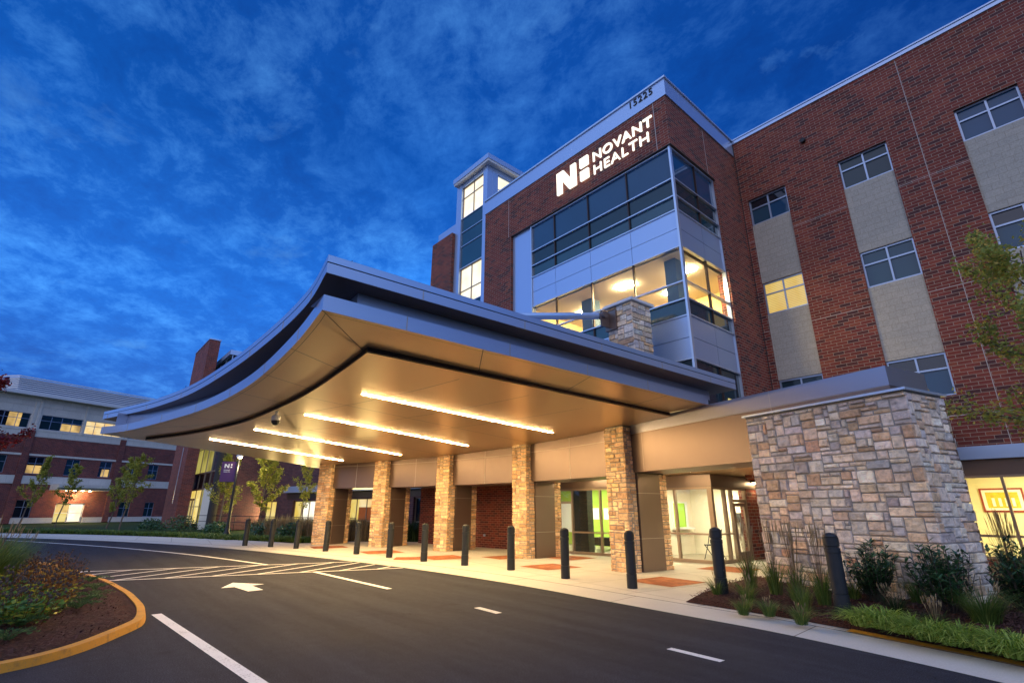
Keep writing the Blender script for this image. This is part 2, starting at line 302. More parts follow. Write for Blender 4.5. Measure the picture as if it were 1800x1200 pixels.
# ------------------------------------------------------------------ mesh helpers
class MB:
    def __init__(s): s.v = []; s.f = []; s.c = []
    def quad(s, a, b, c, d, col=None):
        n = len(s.v); s.v += [tuple(a), tuple(b), tuple(c), tuple(d)]; s.f.append((n, n + 1, n + 2, n + 3)); s.c.append(col)
    def poly(s, pts, col=None):
        n = len(s.v); s.v += [tuple(p) for p in pts]; s.f.append(tuple(range(n, n + len(pts)))); s.c.append(col)
    def hexa(s, p, col=None):   # 8 points: bottom 4, top 4
        n = len(s.v); s.v += [tuple(q) for q in p]
        for f in ((3, 2, 1, 0), (4, 5, 6, 7), (0, 1, 5, 4), (1, 2, 6, 5), (2, 3, 7, 6), (3, 0, 4, 7)):
            s.f.append(tuple(n + i for i in f)); s.c.append(col)
    def box(s, x0, x1, y0, y1, z0, z1, col=None):
        s.hexa([(x0, y0, z0), (x1, y0, z0), (x1, y1, z0), (x0, y1, z0), (x0, y0, z1), (x1, y0, z1), (x1, y1, z1), (x0, y1, z1)], col)
    def prism(s, pts, z0, z1):  # pts (x,y[,dz]); z0/z1 number or function(x,y)
        g = lambda z, p: z(p[0], p[1]) if callable(z) else z
        n = len(s.v); k = len(pts)
        s.v += [(p[0], p[1], g(z0, p)) for p in pts] + [(p[0], p[1], g(z1, p)) for p in pts]
        s.f.append(tuple(n + i for i in reversed(range(k)))); s.c.append(None)
        s.f.append(tuple(n + k + i for i in range(k))); s.c.append(None)
        for i in range(k):
            j = (i + 1) % k; s.f.append((n + i, n + j, n + k + j, n + k + i)); s.c.append(None)
    def tube(s, pts, rad, seg=8, col=None, cap=True):
        n0 = len(s.v); k = len(pts); pts = [Vector(p) for p in pts]
        if not isinstance(rad, (list, tuple)): rad = [rad] * k
        for i, p in enumerate(pts):
            d = (pts[min(i + 1, k - 1)] - pts[max(i - 1, 0)]).normalized()
            a = d.cross(Vector((0, 0, 1)));
            if a.length < .05: a = d.cross(Vector((1, 0, 0)))
            a.normalize(); b = d.cross(a)
            for q in range(seg):
                t = 2 * math.pi * q / seg; s.v.append(tuple(p + (a * math.cos(t) + b * math.sin(t)) * rad[i]))
        for i in range(k - 1):
            for q in range(seg):
                r_ = (q + 1) % seg; s.f.append((n0 + i * seg + q, n0 + i * seg + r_, n0 + (i + 1) * seg + r_, n0 + (i + 1) * seg + q)); s.c.append(col)
        if cap:
            s.f.append(tuple(n0 + q for q in reversed(range(seg)))); s.c.append(col)
            s.f.append(tuple(n0 + (k - 1) * seg + q for q in range(seg))); s.c.append(col)
    def lathe(s, cx, cy, prof, seg=20):
        n0 = len(s.v)
        for r_, z in prof:
            for q in range(seg):
                t = 2 * math.pi * q / seg; s.v.append((cx + r_ * math.cos(t), cy + r_ * math.sin(t), z))
        for i in range(len(prof) - 1):
            for q in range(seg):
                r2 = (q + 1) % seg; s.f.append((n0 + i * seg + q, n0 + i * seg + r2, n0 + (i + 1) * seg + r2, n0 + (i + 1) * seg + q)); s.c.append(None)
        s.f.append(tuple(n0 + q for q in reversed(range(seg)))); s.c.append(None)
        s.f.append(tuple(n0 + (len(prof) - 1) * seg + q for q in range(seg))); s.c.append(None)
    def build(s, name, mat, parent=None, smooth=False, origin=None):
        me = bpy.data.meshes.new(name)
        o0 = Vector(origin) if origin else Vector((0, 0, 0))
        vv = s.v if not origin else [(p[0] - o0.x, p[1] - o0.y, p[2] - o0.z) for p in s.v]
        me.from_pydata(vv, [], s.f); me.update()
        uv = me.uv_layers.new(name='UVMap'); d = [0.0] * (len(me.loops) * 2)
        hascol = any(c is not None for c in s.c); cd = [1.0] * (len(me.loops) * 4) if hascol else None
        for pi, p in enumerate(me.polygons):
            nx, ny, nzz = p.normal
            if abs(nzz) > .75: ax = None
            else:
                l = math.hypot(nx, ny) or 1; ax = (-ny / l, nx / l)
            for li in p.loop_indices:
                v = s.v[me.loops[li].vertex_index]
                if ax is None: d[2 * li] = v[0]; d[2 * li + 1] = v[1]
                else: d[2 * li] = v[0] * ax[0] + v[1] * ax[1] + 50; d[2 * li + 1] = v[2] + 5
                if hascol:
                    c = s.c[pi]
                    c = (1, 1, 1) if c is None else ((c, c, c) if isinstance(c, float) else c)
                    cd[4 * li:4 * li + 3] = c
        uv.data.foreach_set('uv', d)
        if hascol:
            ca = me.color_attributes.new('col', 'FLOAT_COLOR', 'CORNER'); ca.data.foreach_set('color', cd)
        if smooth: me.polygons.foreach_set('use_smooth', [True] * len(me.polygons))
        me.materials.append(MATS[mat])
        o = bpy.data.objects.new(name, me); COL.objects.link(o)
        if parent is not None:
            o.parent = parent
            if origin: o.location = o0 - Vector(parent_world(parent))
            else: o.location = -Vector(parent_world(parent))
        elif origin: o.location = o0
        return o
def parent_world(o):
    v = Vector(o.location)
    while o.parent is not None: o = o.parent; v += Vector(o.location)
    return v
def tag(o, label=None, cat=None, group=None, kind=None):
    if label: o['label'] = label
    if cat: o['category'] = cat
    if group: o['group'] = group
    if kind: o['kind'] = kind
    return o
def thing(name, loc, label, cat, group=None):
    o = bpy.data.objects.new(name, None); COL.objects.link(o); o.location = loc; o.empty_display_size = .2
    return tag(o, label, cat, group)
def structure(mb, name, mat, smooth=False): return tag(mb.build(name, mat, smooth=smooth), kind='structure')
def copy_tree(o, parent=None):
    c = o.copy(); COL.objects.link(c); c.parent = parent
    for ch in o.children: copy_tree(ch, c)
    return c

class Plane:   # a vertical facade: s runs to the right seen from outside, d outwards
    def __init__(s, ox, oy, ux, uy):
        l = math.hypot(ux, uy); s.o = (ox, oy); s.u = (ux / l, uy / l); s.n = (s.u[1], -s.u[0])
    def p(s, a, z, d=0): return (s.o[0] + a * s.u[0] + d * s.n[0], s.o[1] + a * s.u[1] + d * s.n[1], z)
    def box(s, mb, a0, a1, z0, z1, d0, d1, col=None):   # d0 = inner, d1 = outer
        mb.hexa([s.p(a0, z0, d1), s.p(a1, z0, d1), s.p(a1, z0, d0), s.p(a0, z0, d0), s.p(a0, z1, d1), s.p(a1, z1, d1), s.p(a1, z1, d0), s.p(a0, z1, d0)], col)
    def wall(s, mb, a0, a1, z0, z1, ops, depth=.2, d=0, norev=()):
        A = sorted({a0, a1, *[x for o in ops for x in o[:2] if a0 < x < a1]}); Z = sorted({z0, z1, *[x for o in ops for x in o[2:] if z0 < x < z1]})
        for i in range(len(A) - 1):
            for j in range(len(Z) - 1):
                ca, cz = (A[i] + A[i + 1]) / 2, (Z[j] + Z[j + 1]) / 2
                if any(o[0] < ca < o[1] and o[2] < cz < o[3] for o in ops): continue
                mb.quad(s.p(A[i], Z[j], d), s.p(A[i + 1], Z[j], d), s.p(A[i + 1], Z[j + 1], d), s.p(A[i], Z[j + 1], d))
        for o in ops:
            b0, b1, y0, y1 = o; e = d - depth
            mb.quad(s.p(b0, y0, d), s.p(b0, y1, d), s.p(b0, y1, e), s.p(b0, y0, e))
            if 'r' in norev: continue
            mb.quad(s.p(b1, y0, e), s.p(b1, y1, e), s.p(b1, y1, d), s.p(b1, y0, d))
            mb.quad(s.p(b0, y1, d), s.p(b1, y1, d), s.p(b1, y1, e), s.p(b0, y1, e)); mb.quad(s.p(b0, y0, e), s.p(b1, y0, e), s.p(b1, y0, d), s.p(b0, y0, d))
def window(pl, a0, a1, z0, z1, d, parent, frame='alu', pane='glass_blue', cols=2, trans=None, fw_=.045, name='window', pd=.05, panes=None):
    """framed window: frame mesh with child pane(s)"""
    mb = MB(); pl.box(mb, a0, a0 + fw_, z0, z1, d - .08, d); pl.box(mb, a1 - fw_, a1, z0, z1, d - .08, d)
    pl.box(mb, a0 + fw_, a1 - fw_, z0, z0 + fw_, d - .08, d); pl.box(mb, a0 + fw_, a1 - fw_, z1 - fw_, z1, d - .08, d)
    for i in range(1, cols):
        x = a0 + (a1 - a0) * i / cols; pl.box(mb, x - fw_ / 2, x + fw_ / 2, z0 + fw_, z1 - fw_, d - .07, d - .004)
    for t in ([] if trans is None else (trans if isinstance(trans, (list, tuple)) else [trans])):
        z = z0 + (z1 - z0) * t; pl.box(mb, a0 + fw_, a1 - fw_, z - fw_ / 2, z + fw_ / 2, d - .065, d - .007)
    o = mb.build(name, frame, parent)
    if panes:
        for (b0, b1, y0, y1, mt) in panes:
            q = MB(); X = lambda t: a0 + (a1 - a0) * t; Y = lambda t: z0 + (z1 - z0) * t
            q.quad(pl.p(X(b0), Y(y0), d - pd), pl.p(X(b1), Y(y0), d - pd), pl.p(X(b1), Y(y1), d - pd), pl.p(X(b0), Y(y1), d - pd)); q.build('pane', mt, o)
    else:
        q = MB(); q.quad(pl.p(a0, z0, d - pd), pl.p(a1, z0, d - pd), pl.p(a1, z1, d - pd), pl.p(a0, z1, d - pd)); q.build('pane', pane, o)
    return o

PAL = [(.34, .31, .29), (.40, .36, .33), (.29, .28, .29), (.44, .39, .34), (.36, .30, .25), (.33, .31, .32), (.42, .34, .27), (.27, .25, .26), (.38, .35, .33), (.31, .23, .17), (.46, .42, .38)]
PALW = [(.38, .275, .18), (.44, .33, .22), (.34, .24, .16), (.46, .36, .25), (.38, .29, .21), (.29, .19, .12), (.42, .30, .18)]
def stones(mb, pl, a0, a1, z0, z1, d0, seed, pal=PAL, uw=.11, uh=.072, prot=.035, big=.06, maxw=4):
    rnd = random.Random(seed); na = max(1, round((a1 - a0) / uw)); nzr = max(1, round((z1 - z0) / uh))
    wa = (a1 - a0) / na; wz = (z1 - z0) / nzr; g = [[False] * na for _ in range(nzr)]
    for j in range(nzr):
        for i in range(na):
            if g[j][i]: continue
            r_ = rnd.random()
            if r_ < big: w, h = rnd.choice([2, 3]), 3
            elif r_ < .72: w, h = rnd.randint(2, maxw), 2
            else: w, h = rnd.randint(2, maxw), 1
            w = min(w, na - i); h = min(h, nzr - j)
            if na - i - w == 1: w += 1
            while w > 1 and any(g[j][k] for k in range(i, i + w)): w -= 1
            while h > 1 and any(g[j + q][k] for q in range(h) for k in range(i, i + w)): h -= 1
            for q in range(h):
                for k in range(i, i + w): g[j + q][k] = True
            col = rnd.choice(pal); v = rnd.uniform(.82, 1.18); col = tuple(min(1, g_ * x * v * rnd.uniform(.97, 1.03)) for x, g_ in zip(col, (2.0, 1.92, 1.76)))
            m_ = .008; x0, x1 = a0 + i * wa + m_, a0 + (i + w) * wa - m_; y0, y1 = z0 + j * wz + m_, z0 + (j + h) * wz - m_
            P_ = prot * rnd.uniform(.55, 1.25); e = .012
            nu = max(2, min(6, int((x1 - x0) / .06) + 1)); nv = max(2, min(5, int((y1 - y0) / .05) + 1))
            us = [x0, x0 + e * .4] + [x0 + e + (x1 - x0 - 2 * e) * t / nu for t in range(nu + 1)] + [x1 - e * .4, x1]
            vs2 = [y0, y0 + e * .4] + [y0 + e + (y1 - y0 - 2 * e) * t / nv for t in range(nv + 1)] + [y1 - e * .4, y1]
            n0 = len(mb.v); so_ = rnd.random() * 100; tl = rnd.uniform(-.25, .25); tl2 = rnd.uniform(-.2, .35)
            for b, yy in enumerate(vs2):
                for a, xx in enumerate(us):
                    ea = min(a, len(us) - 1 - a); eb = min(b, len(vs2) - 1 - b); em = min(ea, eb)
                    if em == 0: dd = 0
                    elif em == 1: dd = P_ * .55
                    else:
                        dd = P_ * (.95 + tl * ((xx - x0) / (x1 - x0) - .5) + tl2 * ((yy - y0) / (y1 - y0) - .5)) + .016 * noise.noise(Vector((xx * 11 + so_, yy * 14, so_)))
                    jx = .006 * noise.noise(Vector((xx * 20, yy * 20, so_))) if em <= 1 else 0; jz = .006 * noise.noise(Vector((yy * 20, xx * 20, so_ + 9))) if em <= 1 else 0
                    mb.v.append(pl.p(xx + jx, yy + jz, d0 + dd))
            W_ = len(us)
            for b in range(len(vs2) - 1):
                for a in range(W_ - 1):
                    mb.f.append((n0 + b * W_ + a, n0 + b * W_ + a + 1, n0 + (b + 1) * W_ + a + 1, n0 + (b + 1) * W_ + a)); mb.c.append(col)

def text_mb(body, pl, a0, z0, width, height, d, thick, bold=0.0, shear=0.0):
    cu = bpy.data.curves.new('t', 'FONT'); cu.body = body; cu.offset = bold; cu.shear = shear; cu.space_character = 1.1; cu.extrude = .5; cu.resolution_u = 3
    ob = bpy.data.objects.new('t', cu); COL.objects.link(ob)
    dg = bpy.context.evaluated_depsgraph_get(); me = bpy.data.meshes.new_from_object(ob.evaluated_get(dg))
    xs = [v.co.x for v in me.vertices]; ys = [v.co.y for v in me.vertices]; x0, x1, y0, y1 = min(xs), max(xs), min(ys), max(ys)
    mb = MB(); mb.v = [pl.p(a0 + (v.co.x - x0) / (x1 - x0) * width, z0 + (v.co.y - y0) / (y1 - y0) * height, d + thick * (v.co.z + .5)) for v in me.vertices]
    mb.f = [tuple(p.vertices) for p in me.polygons]; mb.c = [None] * len(mb.f)
    bpy.data.objects.remove(ob); bpy.data.curves.remove(cu); bpy.data.meshes.remove(me); return mb

# ================================================================== GROUND
mb = MB(); mb.poly([(-600, -600, -.05), (600, -600, -.05), (600, 600, -.05), (-600, 600, -.05)]); structure(mb, 'ground', 'lawn')
KERB = [(-56, -14), (-47, -6.8), (-40.2, -1.6), (-34.0, 1.87), (-27.4, 4.59), (-22.5, 5.99), (-17.9, 6.88), (-15.4, 7.27), (-13.3, 7.54), (-11.2, 7.70), (-9.2, 7.74), (-7.7, 7.70), (-6.26, 7.60), (-4.64, 7.50), (-3.4, 7.42), (-2.2, 7.20), (-1.1, 6.93), (1, 6.3), (4, 5.0), (9, 2.2), (16, -3)]
def smooth_line(pts, k=6):
    o = []
    for i in range(len(pts) - 1):
        p0, p1, p2, p3 = pts[max(i - 1, 0)], pts[i], pts[i + 1], pts[min(i + 2, len(pts) - 1)]
        for j in range(k):
            t = j / k; o.append(tuple(.5 * (2 * p1[a] + (p2[a] - p0[a]) * t + (2 * p0[a] - 5 * p1[a] + 4 * p2[a] - p3[a]) * t * t + (3 * p1[a] - p0[a] - 3 * p2[a] + p3[a]) * t ** 3) for a in range(2)))
    o.append(tuple(pts[-1])); return o
def offset(pts, d):
    o = []
    for i, p in enumerate(pts):
        a = pts[max(i - 1, 0)]; b = pts[min(i + 1, len(pts) - 1)]; l = math.hypot(b[0] - a[0], b[1] - a[1]) or 1
        o.append((p[0] - (b[1] - a[1]) / l * d, p[1] + (b[0] - a[0]) / l * d))
    return o
K = smooth_line(KERB, 6)
def ribbon(mb, A, B, za, zb):
    for i in range(len(A) - 1): mb.quad((*A[i], za), (*A[i + 1], za), (*B[i + 1], zb), (*B[i], zb))
mb = MB(); low_ = [(x, y if False else -40) for x, y in K]
ribbon(mb, [(x, -60) for x, y in K], K, 0, 0); structure(mb, 'road', 'asphalt')
G1 = offset(K, .72)
mb = MB(); ribbon(mb, K, G1, .004, .022); structure(mb, 'gutter', 'gutter_concrete')
mb = MB(); ribbon(mb, offset(K, .725), offset(K, 3.2), .026, .03)
mb.poly([(-24.5, 8.0, .031), (-22, 8.6, .031), (-16, 9.8, .031), (-9, 10.3, .031), (-5.2, 9.9, .031), (-5.0, 10.6, .031), (-2.6, 11.6, .031), (-2.6, 18, .031), (-16, 18, .031), (-22.2, 13.4, .031), (-24.6, 11.0, .031)])
structure(mb, 'walkway', 'concrete')
# concrete band kerb at the right with a yellow line
right = [(i, p) for i, p in enumerate(K) if p[0] > -2.95]
ia = right[0][0]
A_ = offset(K, .72)[ia:]; B_ = offset(K, .84)[ia:]
mb = MB(); ribbon(mb, A_, B_, .032, .045); ribbon(mb, B_, offset(K, .86)[ia:], .045, -.02); structure(mb, 'kerb', 'yellow_paint')
# planting bed (mounded mulch)
bedR = [p for p in offset(K, .86) if p[0] > -5.15]
def bedz(x, y):
    return .05 + .20 * max(0, min(1, (y - 7.9 + .22 * max(0, x + 4)) / 1.6)) + .03 * noise.noise(Vector((x * 1.3, y * 1.3, 0)))
mb = MB(); NX, NY = 60, 26
def bedpt(i, j):
    t = i / NX; x = -5.15 + t * 9.5
    ks = min(bedR, key=lambda p: abs(p[0] - x)); y0 = ks[1]; 
    for q in range(len(bedR) - 1):
        if bedR[q][0] <= x <= bedR[q + 1][0]:
            y0 = bedR[q][1] + (bedR[q + 1][1] - bedR[q][1]) * (x - bedR[q][0]) / (bedR[q + 1][0] - bedR[q][0])
    y1 = 10.75 if x < -4.4 else 17.9
    if x >= -4.4: y1 = 10.75 + min(1, (x + 4.4) / 2.2) * 7.2
    y = y0 + (y1 - y0) * (j / NY) ** 1.5
    return (x, y, max(bedz(x, y), .034) if j > 0 and i > 0 else .034)
for i in range(NX):
    for j in range(NY): mb.quad(bedpt(i, j), bedpt(i + 1, j), bedpt(i + 1, j + 1), bedpt(i, j + 1))
structure(mb, 'mulch_bed', 'mulch', smooth=True)
rnd = random.Random(5)
def chips(pts, name, n_label):
    mb = MB()
    for x, y, z in pts:
        a = rnd.uniform(0, math.pi); l = rnd.uniform(.012, .035); w = rnd.uniform(.004, .010); dx, dy = math.cos(a) * l, math.sin(a) * l; ex, ey = -math.sin(a) * w, math.cos(a) * w
        t = rnd.uniform(-.012, .016)
        mb.quad((x - dx - ex, y - dy - ey, z + .004 - t), (x + dx - ex, y + dy - ey, z + .010 + t), (x + dx + ex, y + dy + ey, z + .012 + t), (x - dx + ex, y - dy + ey, z + .006 - t))
    return tag(mb.build(name, 'mulch_chip'), n_label, 'mulch', kind='stuff')
pts = []
while len(pts) < 9000:
    x = rnd.uniform(-5.1, .6); y = rnd.uniform(6.9, 10.8)
    k = min(bedR, key=lambda p: abs(p[0] - x))
    if y > k[1] + .03: pts.append((x, y, max(bedz(x, y), .034)))
chips(pts, 'mulch_chips', 'loose brown mulch chips on the bed below the stone wall')

# island at lower left
ISO = [(-17.55, .56 - .75), (-15.76, 1.09), (-14.3, 1.30), (-13.1, 1.40), (-12.0, 1.47), (-11.13, 1.48), (-10.3, 1.47), (-9.63, 1.41), (-9.15, 1.33), (-8.9, 1.24), (-8.5, 1.02), (-7.95, .68), (-7.6, .35), (-7.4, -.01), (-7.1, -.8), (-6.9, -2), (-6.8, -4)]
I = smooth_line(ISO[1:], 5)
Iin = offset(I, -.13)
mb = MB(); ribbon(mb, Iin, offset(I, -.03), .085, .080)
for i in range(len(I) - 1):
    mb.quad((*I[i + 1], -.02), (*I[i], -.02), (*offset(I, -.03)[i], .080), (*offset(I, -.03)[i + 1], .080)); mb.quad((*Iin[i], .02), (*Iin[i + 1], .02), (*Iin[i + 1], .085), (*Iin[i], .085))
tag(mb.build('island_kerb', 'yellow_paint'), kind='structure')
def islz(x, y): return .07 + .16 * max(0, min(1, (1.2 - y) / 1.6)) * max(0, min(1, (-x - 7.6) / 1.2)) + .02 * noise.noise(Vector((x * 2, y * 2, 3)))
mb = MB(); NI = len(Iin)
ctr = [(p[0], p[1]) for p in Iin]
for i in range(NI - 1):
    for j in range(14):
        def ip(k, jj):
            q = Iin[k]; tgt = (max(-14.6, min(-8.6, q[0] - .9)), -3.9); t = (jj / 14) ** 1.4
            x = q[0] + (tgt[0] - q[0]) * t; y = q[1] + (tgt[1] - q[1]) * t; return (x, y, islz(x, y) if jj else .07)
        mb.quad(ip(i, j + 1), ip(i + 1, j + 1), ip(i + 1, j), ip(i, j))
structure(mb, 'island_bed', 'mulch', smooth=True)
pts = []
while len(pts) < 7000:
    x = rnd.uniform(-15.2, -7.6); y = rnd.uniform(-1.6, 1.2)
    k = min(Iin, key=lambda p: (p[0] - x) ** 2 + (p[1] - y) ** 2)
    if (y < k[1] - .02 and (x < -8.6 or x < k[0] - .02)): pts.append((x, y, islz(x, y)))
chips(pts, 'mulch_chips', 'loose brown mulch chips inside the yellow island kerb')
# far island piece and ramp
mb = MB(); mb.poly([(-17.6, .62, .012), (-15.0, 1.12, .012), (-15.3, -.5, .012), (-16.5, -2.2, .012), (-19.5, -2.6, .012), (-18.2, -.2, .012)]); structure(mb, 'island_ramp', 'concrete')
I2 = smooth_line([(-19.0, -3.2), (-17.9, -.8), (-17.5, .45), (-17.75, .62), (-18.6, .55), (-20.9, -.14), (-24, -1.6), (-28, -4.2)], 4)
mb = MB(); In2 = offset(I2, .22); ribbon(mb, I2, In2, .10, .10)
for i in range(len(I2) - 1): mb.quad((*I2[i], -.02), (*I2[i + 1], -.02), (*I2[i + 1], .10), (*I2[i], .10))
structure(mb, 'island_kerb', 'yellow_paint')
mb = MB(); mb.poly([(*p, .09) for p in In2] + [(-26, -9, .09), (-19.5, -7, .09)]); structure(mb, 'island_bed', 'lawn')

# pavement markings
def strip(p, q, w, z=.004):
    mb = MB(); d = Vector((q[0] - p[0], q[1] - p[1])).normalized(); n = Vector((-d.y, d.x)) * w / 2
    mb.poly([(p[0] - n.x, p[1] - n.y, z), (q[0] - n.x, q[1] - n.y, z), (q[0] + n.x, q[1] + n.y, z), (p[0] + n.x, p[1] + n.y, z)]); return mb
for a, b, w in [((-9.85, 1.56), (-5.0, 1.80), .13), ((-13.63, 5.38), (-9.87, 5.43), .12), ((-7.16, 5.53), (-6.57, 5.50), .12), ((-3.74, 5.66), (-3.09, 5.63), .10)]:
    structure(strip(a, b, w), 'lane_marking', 'road_paint')
edge = smooth_line([(-36.5, -1.2), (-31, 1.0), (-26, 2.75), (-21, 4.1), (-16.2, 5.0)], 8)
mb = MB(); ribbon(mb, offset(edge, -.06), offset(edge, .06), .004, .004); structure(mb, 'lane_marking', 'road_paint')
A0, A1, B0, B1 = Vector((-17.45, .75)), Vector((-15.45, 7.2)), Vector((-14.93, 1.25)), Vector((-13.0, 7.5))
mb = MB()
for p, q in ((A0, A1), (B0, B1)):
    m2 = strip(p, q, .085, .005); mb.poly(m2.v)
for k in range(-3, 9):   # diagonal bars
    b = B0 + (B1 - B0) * (k * .145 + .03); a = A0 + (A1 - A0) * (k * .145 + .03 + .46)
    t0 = 0.0; t1 = 1.0; d = a - b
    # clip to the ends of the crossing
    while t0 < 1 and (k * .145 + .03 + .46 * t0) < 0: t0 += .02
    while t1 > 0 and (k * .145 + .03 + .46 * t1) > 1: t1 -= .02
    if t1 - t0 < .05: continue
    m2 = strip(b + d * t0, b + d * t1, .075, .009); mb.poly(m2.v)
structure(mb, 'crosswalk_marking', 'road_paint')
mb = MB(); mb.poly([(x, y, .004) for x, y in reversed([(-12.12, 2.93), (-12.81, 3.31), (-12.17, 3.76), (-12.10, 3.50), (-11.35, 3.50), (-11.32, 3.22), (-12.10, 3.17)])]); structure(mb, 'arrow_marking', 'road_paint')
# brick paver squares set in the walkway
for c_, s_, az_ in [((-6.78, 10.35), 1.0, 40), ((-7.05, 13.7), 1.0, 45), ((-10.45, 10.55), 1.0, 40), ((-14.6, 9.9), 1.1, 38), ((-17.8, 9.35), 1.1, 35), ((-21.4, 8.9), 1.1, 32), ((-11.9, 12.9), 1.0, 42), ((-15.0, 8.9), .8, 10), ((-13.4, 11.4), .9, 40)]:
    mb = MB(); t = R(az_); q = []
    for k in range(4): q.append((c_[0] + s_ * .85 * math.cos(t + k * math.pi / 2), c_[1] + s_ * .85 * math.sin(t + k * math.pi / 2), .036))
    mb.poly(q); structure(mb, 'paver_inset', 'brick_paver')

# ================================================================== HOSPITAL BUILDING
hosp = thing('hospital_building', (-7, 18, 0), 'large red brick hospital with glass corner block, stair tower and pale panel strips', 'building')
W = Plane(0, 18, 1, 0); Bk = Plane(0, 13.2, 1, 0); Sd = Plane(-7.06, 0, 0, 1)
RX = 9.0
strips = [(-6.66, -5.28), (-3.56, -2.15), (-.44, .96), (2.66, 4.06), (5.76, 7.16)]
ops = [(a, b, 4.50, 12.90) for a, b in strips] + [(-2.9, RX - .5, .35, 2.34)]
mb = MB(); W.wall(mb, -7.06, RX, 3.09, 15.66, ops[:-1], .22)
mb.quad((RX, 18, 0), (RX, 30, 0), (RX, 30, 15.66), (RX, 18, 15.66)); mb.quad((RX, 30, 0), (-22, 30, 0), (-22, 30, 15.66), (RX, 30, 15.66))
mb.quad((-7.04, 16, 2.6), (-7.04, 18, 2.6), (-7.04, 18, 15.3), (-7.04, 16.02, 15.3)) if False else None
mb.build('wing_wall', 'brick', hosp)
mb = MB(); W.box(mb, -7.06, RX + .03, 15.66, 15.80, -.3, .04); W.box(mb, -7.06, RX + .04, 15.80, 15.85, -.35, .07); mb.build('coping', 'panel', hosp)
mb = MB(); mb.poly([(-21, 13.6, 15.55), (-7.2, 13.6, 15.55), (-7.2, 18.2, 15.55), (RX, 18.2, 15.55), (RX, 30, 15.55), (-21, 30, 15.55)]); mb.build('roof', 'mortar', hosp)
for k, (a, b) in enumerate(strips):
    for z0, z1 in ((9.37, 11.80), (5.72, 8.15)):
        mb = MB(); W.box(mb, a, b, z0 + .01, z1 - .01, -.2, -.05); mb.build('precast_panel', 'block_precast', hosp)
    for lv, (z0, z1) in enumerate(((11.80, 12.90), (8.15, 9.37), (4.50, 5.72))):
        lit = (k == 0 and lv == 1)
        window(W, a, b, z0, z1, -.10, hosp, 'alu', 'lit_blinds' if lit else ['glass_blind', 'glass_blue', 'glass_teal'][(k * 2 + lv) % 3] if not (k == 0 and lv == 0) else 'glass_dark', 2, .64, .05,
               panes=None if lit or (k + lv) % 3 else [(0, 1, .64, 1, 'glass_dark'), (0, .5, 0, .64, 'glass_blind'), (.5, 1, 0, .64, 'glass_blue')])
# expansion joints
mb = MB(); W.box(mb, -1.380, -1.364, 3.1, 15.6, -.01, .003); W.box(mb, 4.9, 4.925, 3.1, 15.6, -.01, .004)
for z in (7.52, 11.12, 3.92):
    prev = -6.9
    for a, b in strips + [(RX, RX)]:
        if z == 3.92: continue
        W.box(mb, prev, a - .0, z, z + .014, -.01, .003); prev = b
W.box(mb, -6.9, RX, 3.92, 3.94, -.01, .003)
mb.build('expansion_joint', 'joint_light', hosp)
mb = MB(); W.box(mb, -6.9, -6.87, 3.1, 15.6, -.01, .006); mb.build('expansion_joint', 'joint_dark', hosp)
# small round vent high on the wing
mb = MB(); mb.tube([(-4.4, 17.97, 14.28), (-4.4, 17.86, 14.28)], [.09, .085], 14); mb.build('vent', 'black_metal', hosp)
# ground floor band and glazing of the wing
mb = MB(); W.box(mb, -7.06, RX, 2.76, 3.09, -.3, .10); mb.build('ground_floor_band', 'panel', hosp)
mb = MB(); W.box(mb, -7.06, RX, 2.36, 2.76, -.3, -.02); mb.build('window_head_panel', 'bronze_dark', hosp)
mb = MB(); W.wall(mb, -7.7, -2.95, 0, 2.36, [], .2, .0); W.wall(mb, -2.95, RX, 0, .35, [], .2, 0); mb.build('ground_floor_wall', 'brick', hosp)
fr = MB()
for x in (-2.9, -1.78, -.55, .7, 1.95, 3.2, 4.45, 5.7, 6.95, 8.2): W.box(fr, x, x + .06, .35, 2.36, -.12, -.02)
for z in (.35, .86, 2.30): W.box(fr, -2.84, 8.2, z, z + .06, -.115, -.025)
fo = fr.build('window', 'alu_bronze', hosp)
mb = MB(); mb.quad(W.p(-2.9, .35, -.07), W.p(8.2, .35, -.07), W.p(8.2, 2.36, -.07), W.p(-2.9, 2.36, -.07)); mb.build('pane', 'glass_clear', fo)
mb = MB()   # room behind
mb.quad((-3, 22, 0), (8.4, 22, 0), (8.4, 22, 2.7), (-3, 22, 2.7)); mb.quad((-3, 18.3, 0), (-3, 22, 0), (-3, 22, 2.7), (-3, 18.3, 2.7)); mb.quad((8.4, 22, 0), (8.4, 18.3, 0), (8.4, 18.3, 2.7), (8.4, 22, 2.7))
mb.quad((-3, 18.3, 2.7), (8.4, 18.3, 2.7), (8.4, 22, 2.7), (-3, 22, 2.7)); mb.build('room', 'yellow_wall', hosp)
for x in (-1.6, 1.2, 4, 6.8):
    mb = MB(); mb.box(x, x + 1.2, 19.6, 20.1, 2.64, 2.69); mb.build('ceiling_light', 'panel_yellow', hosp)

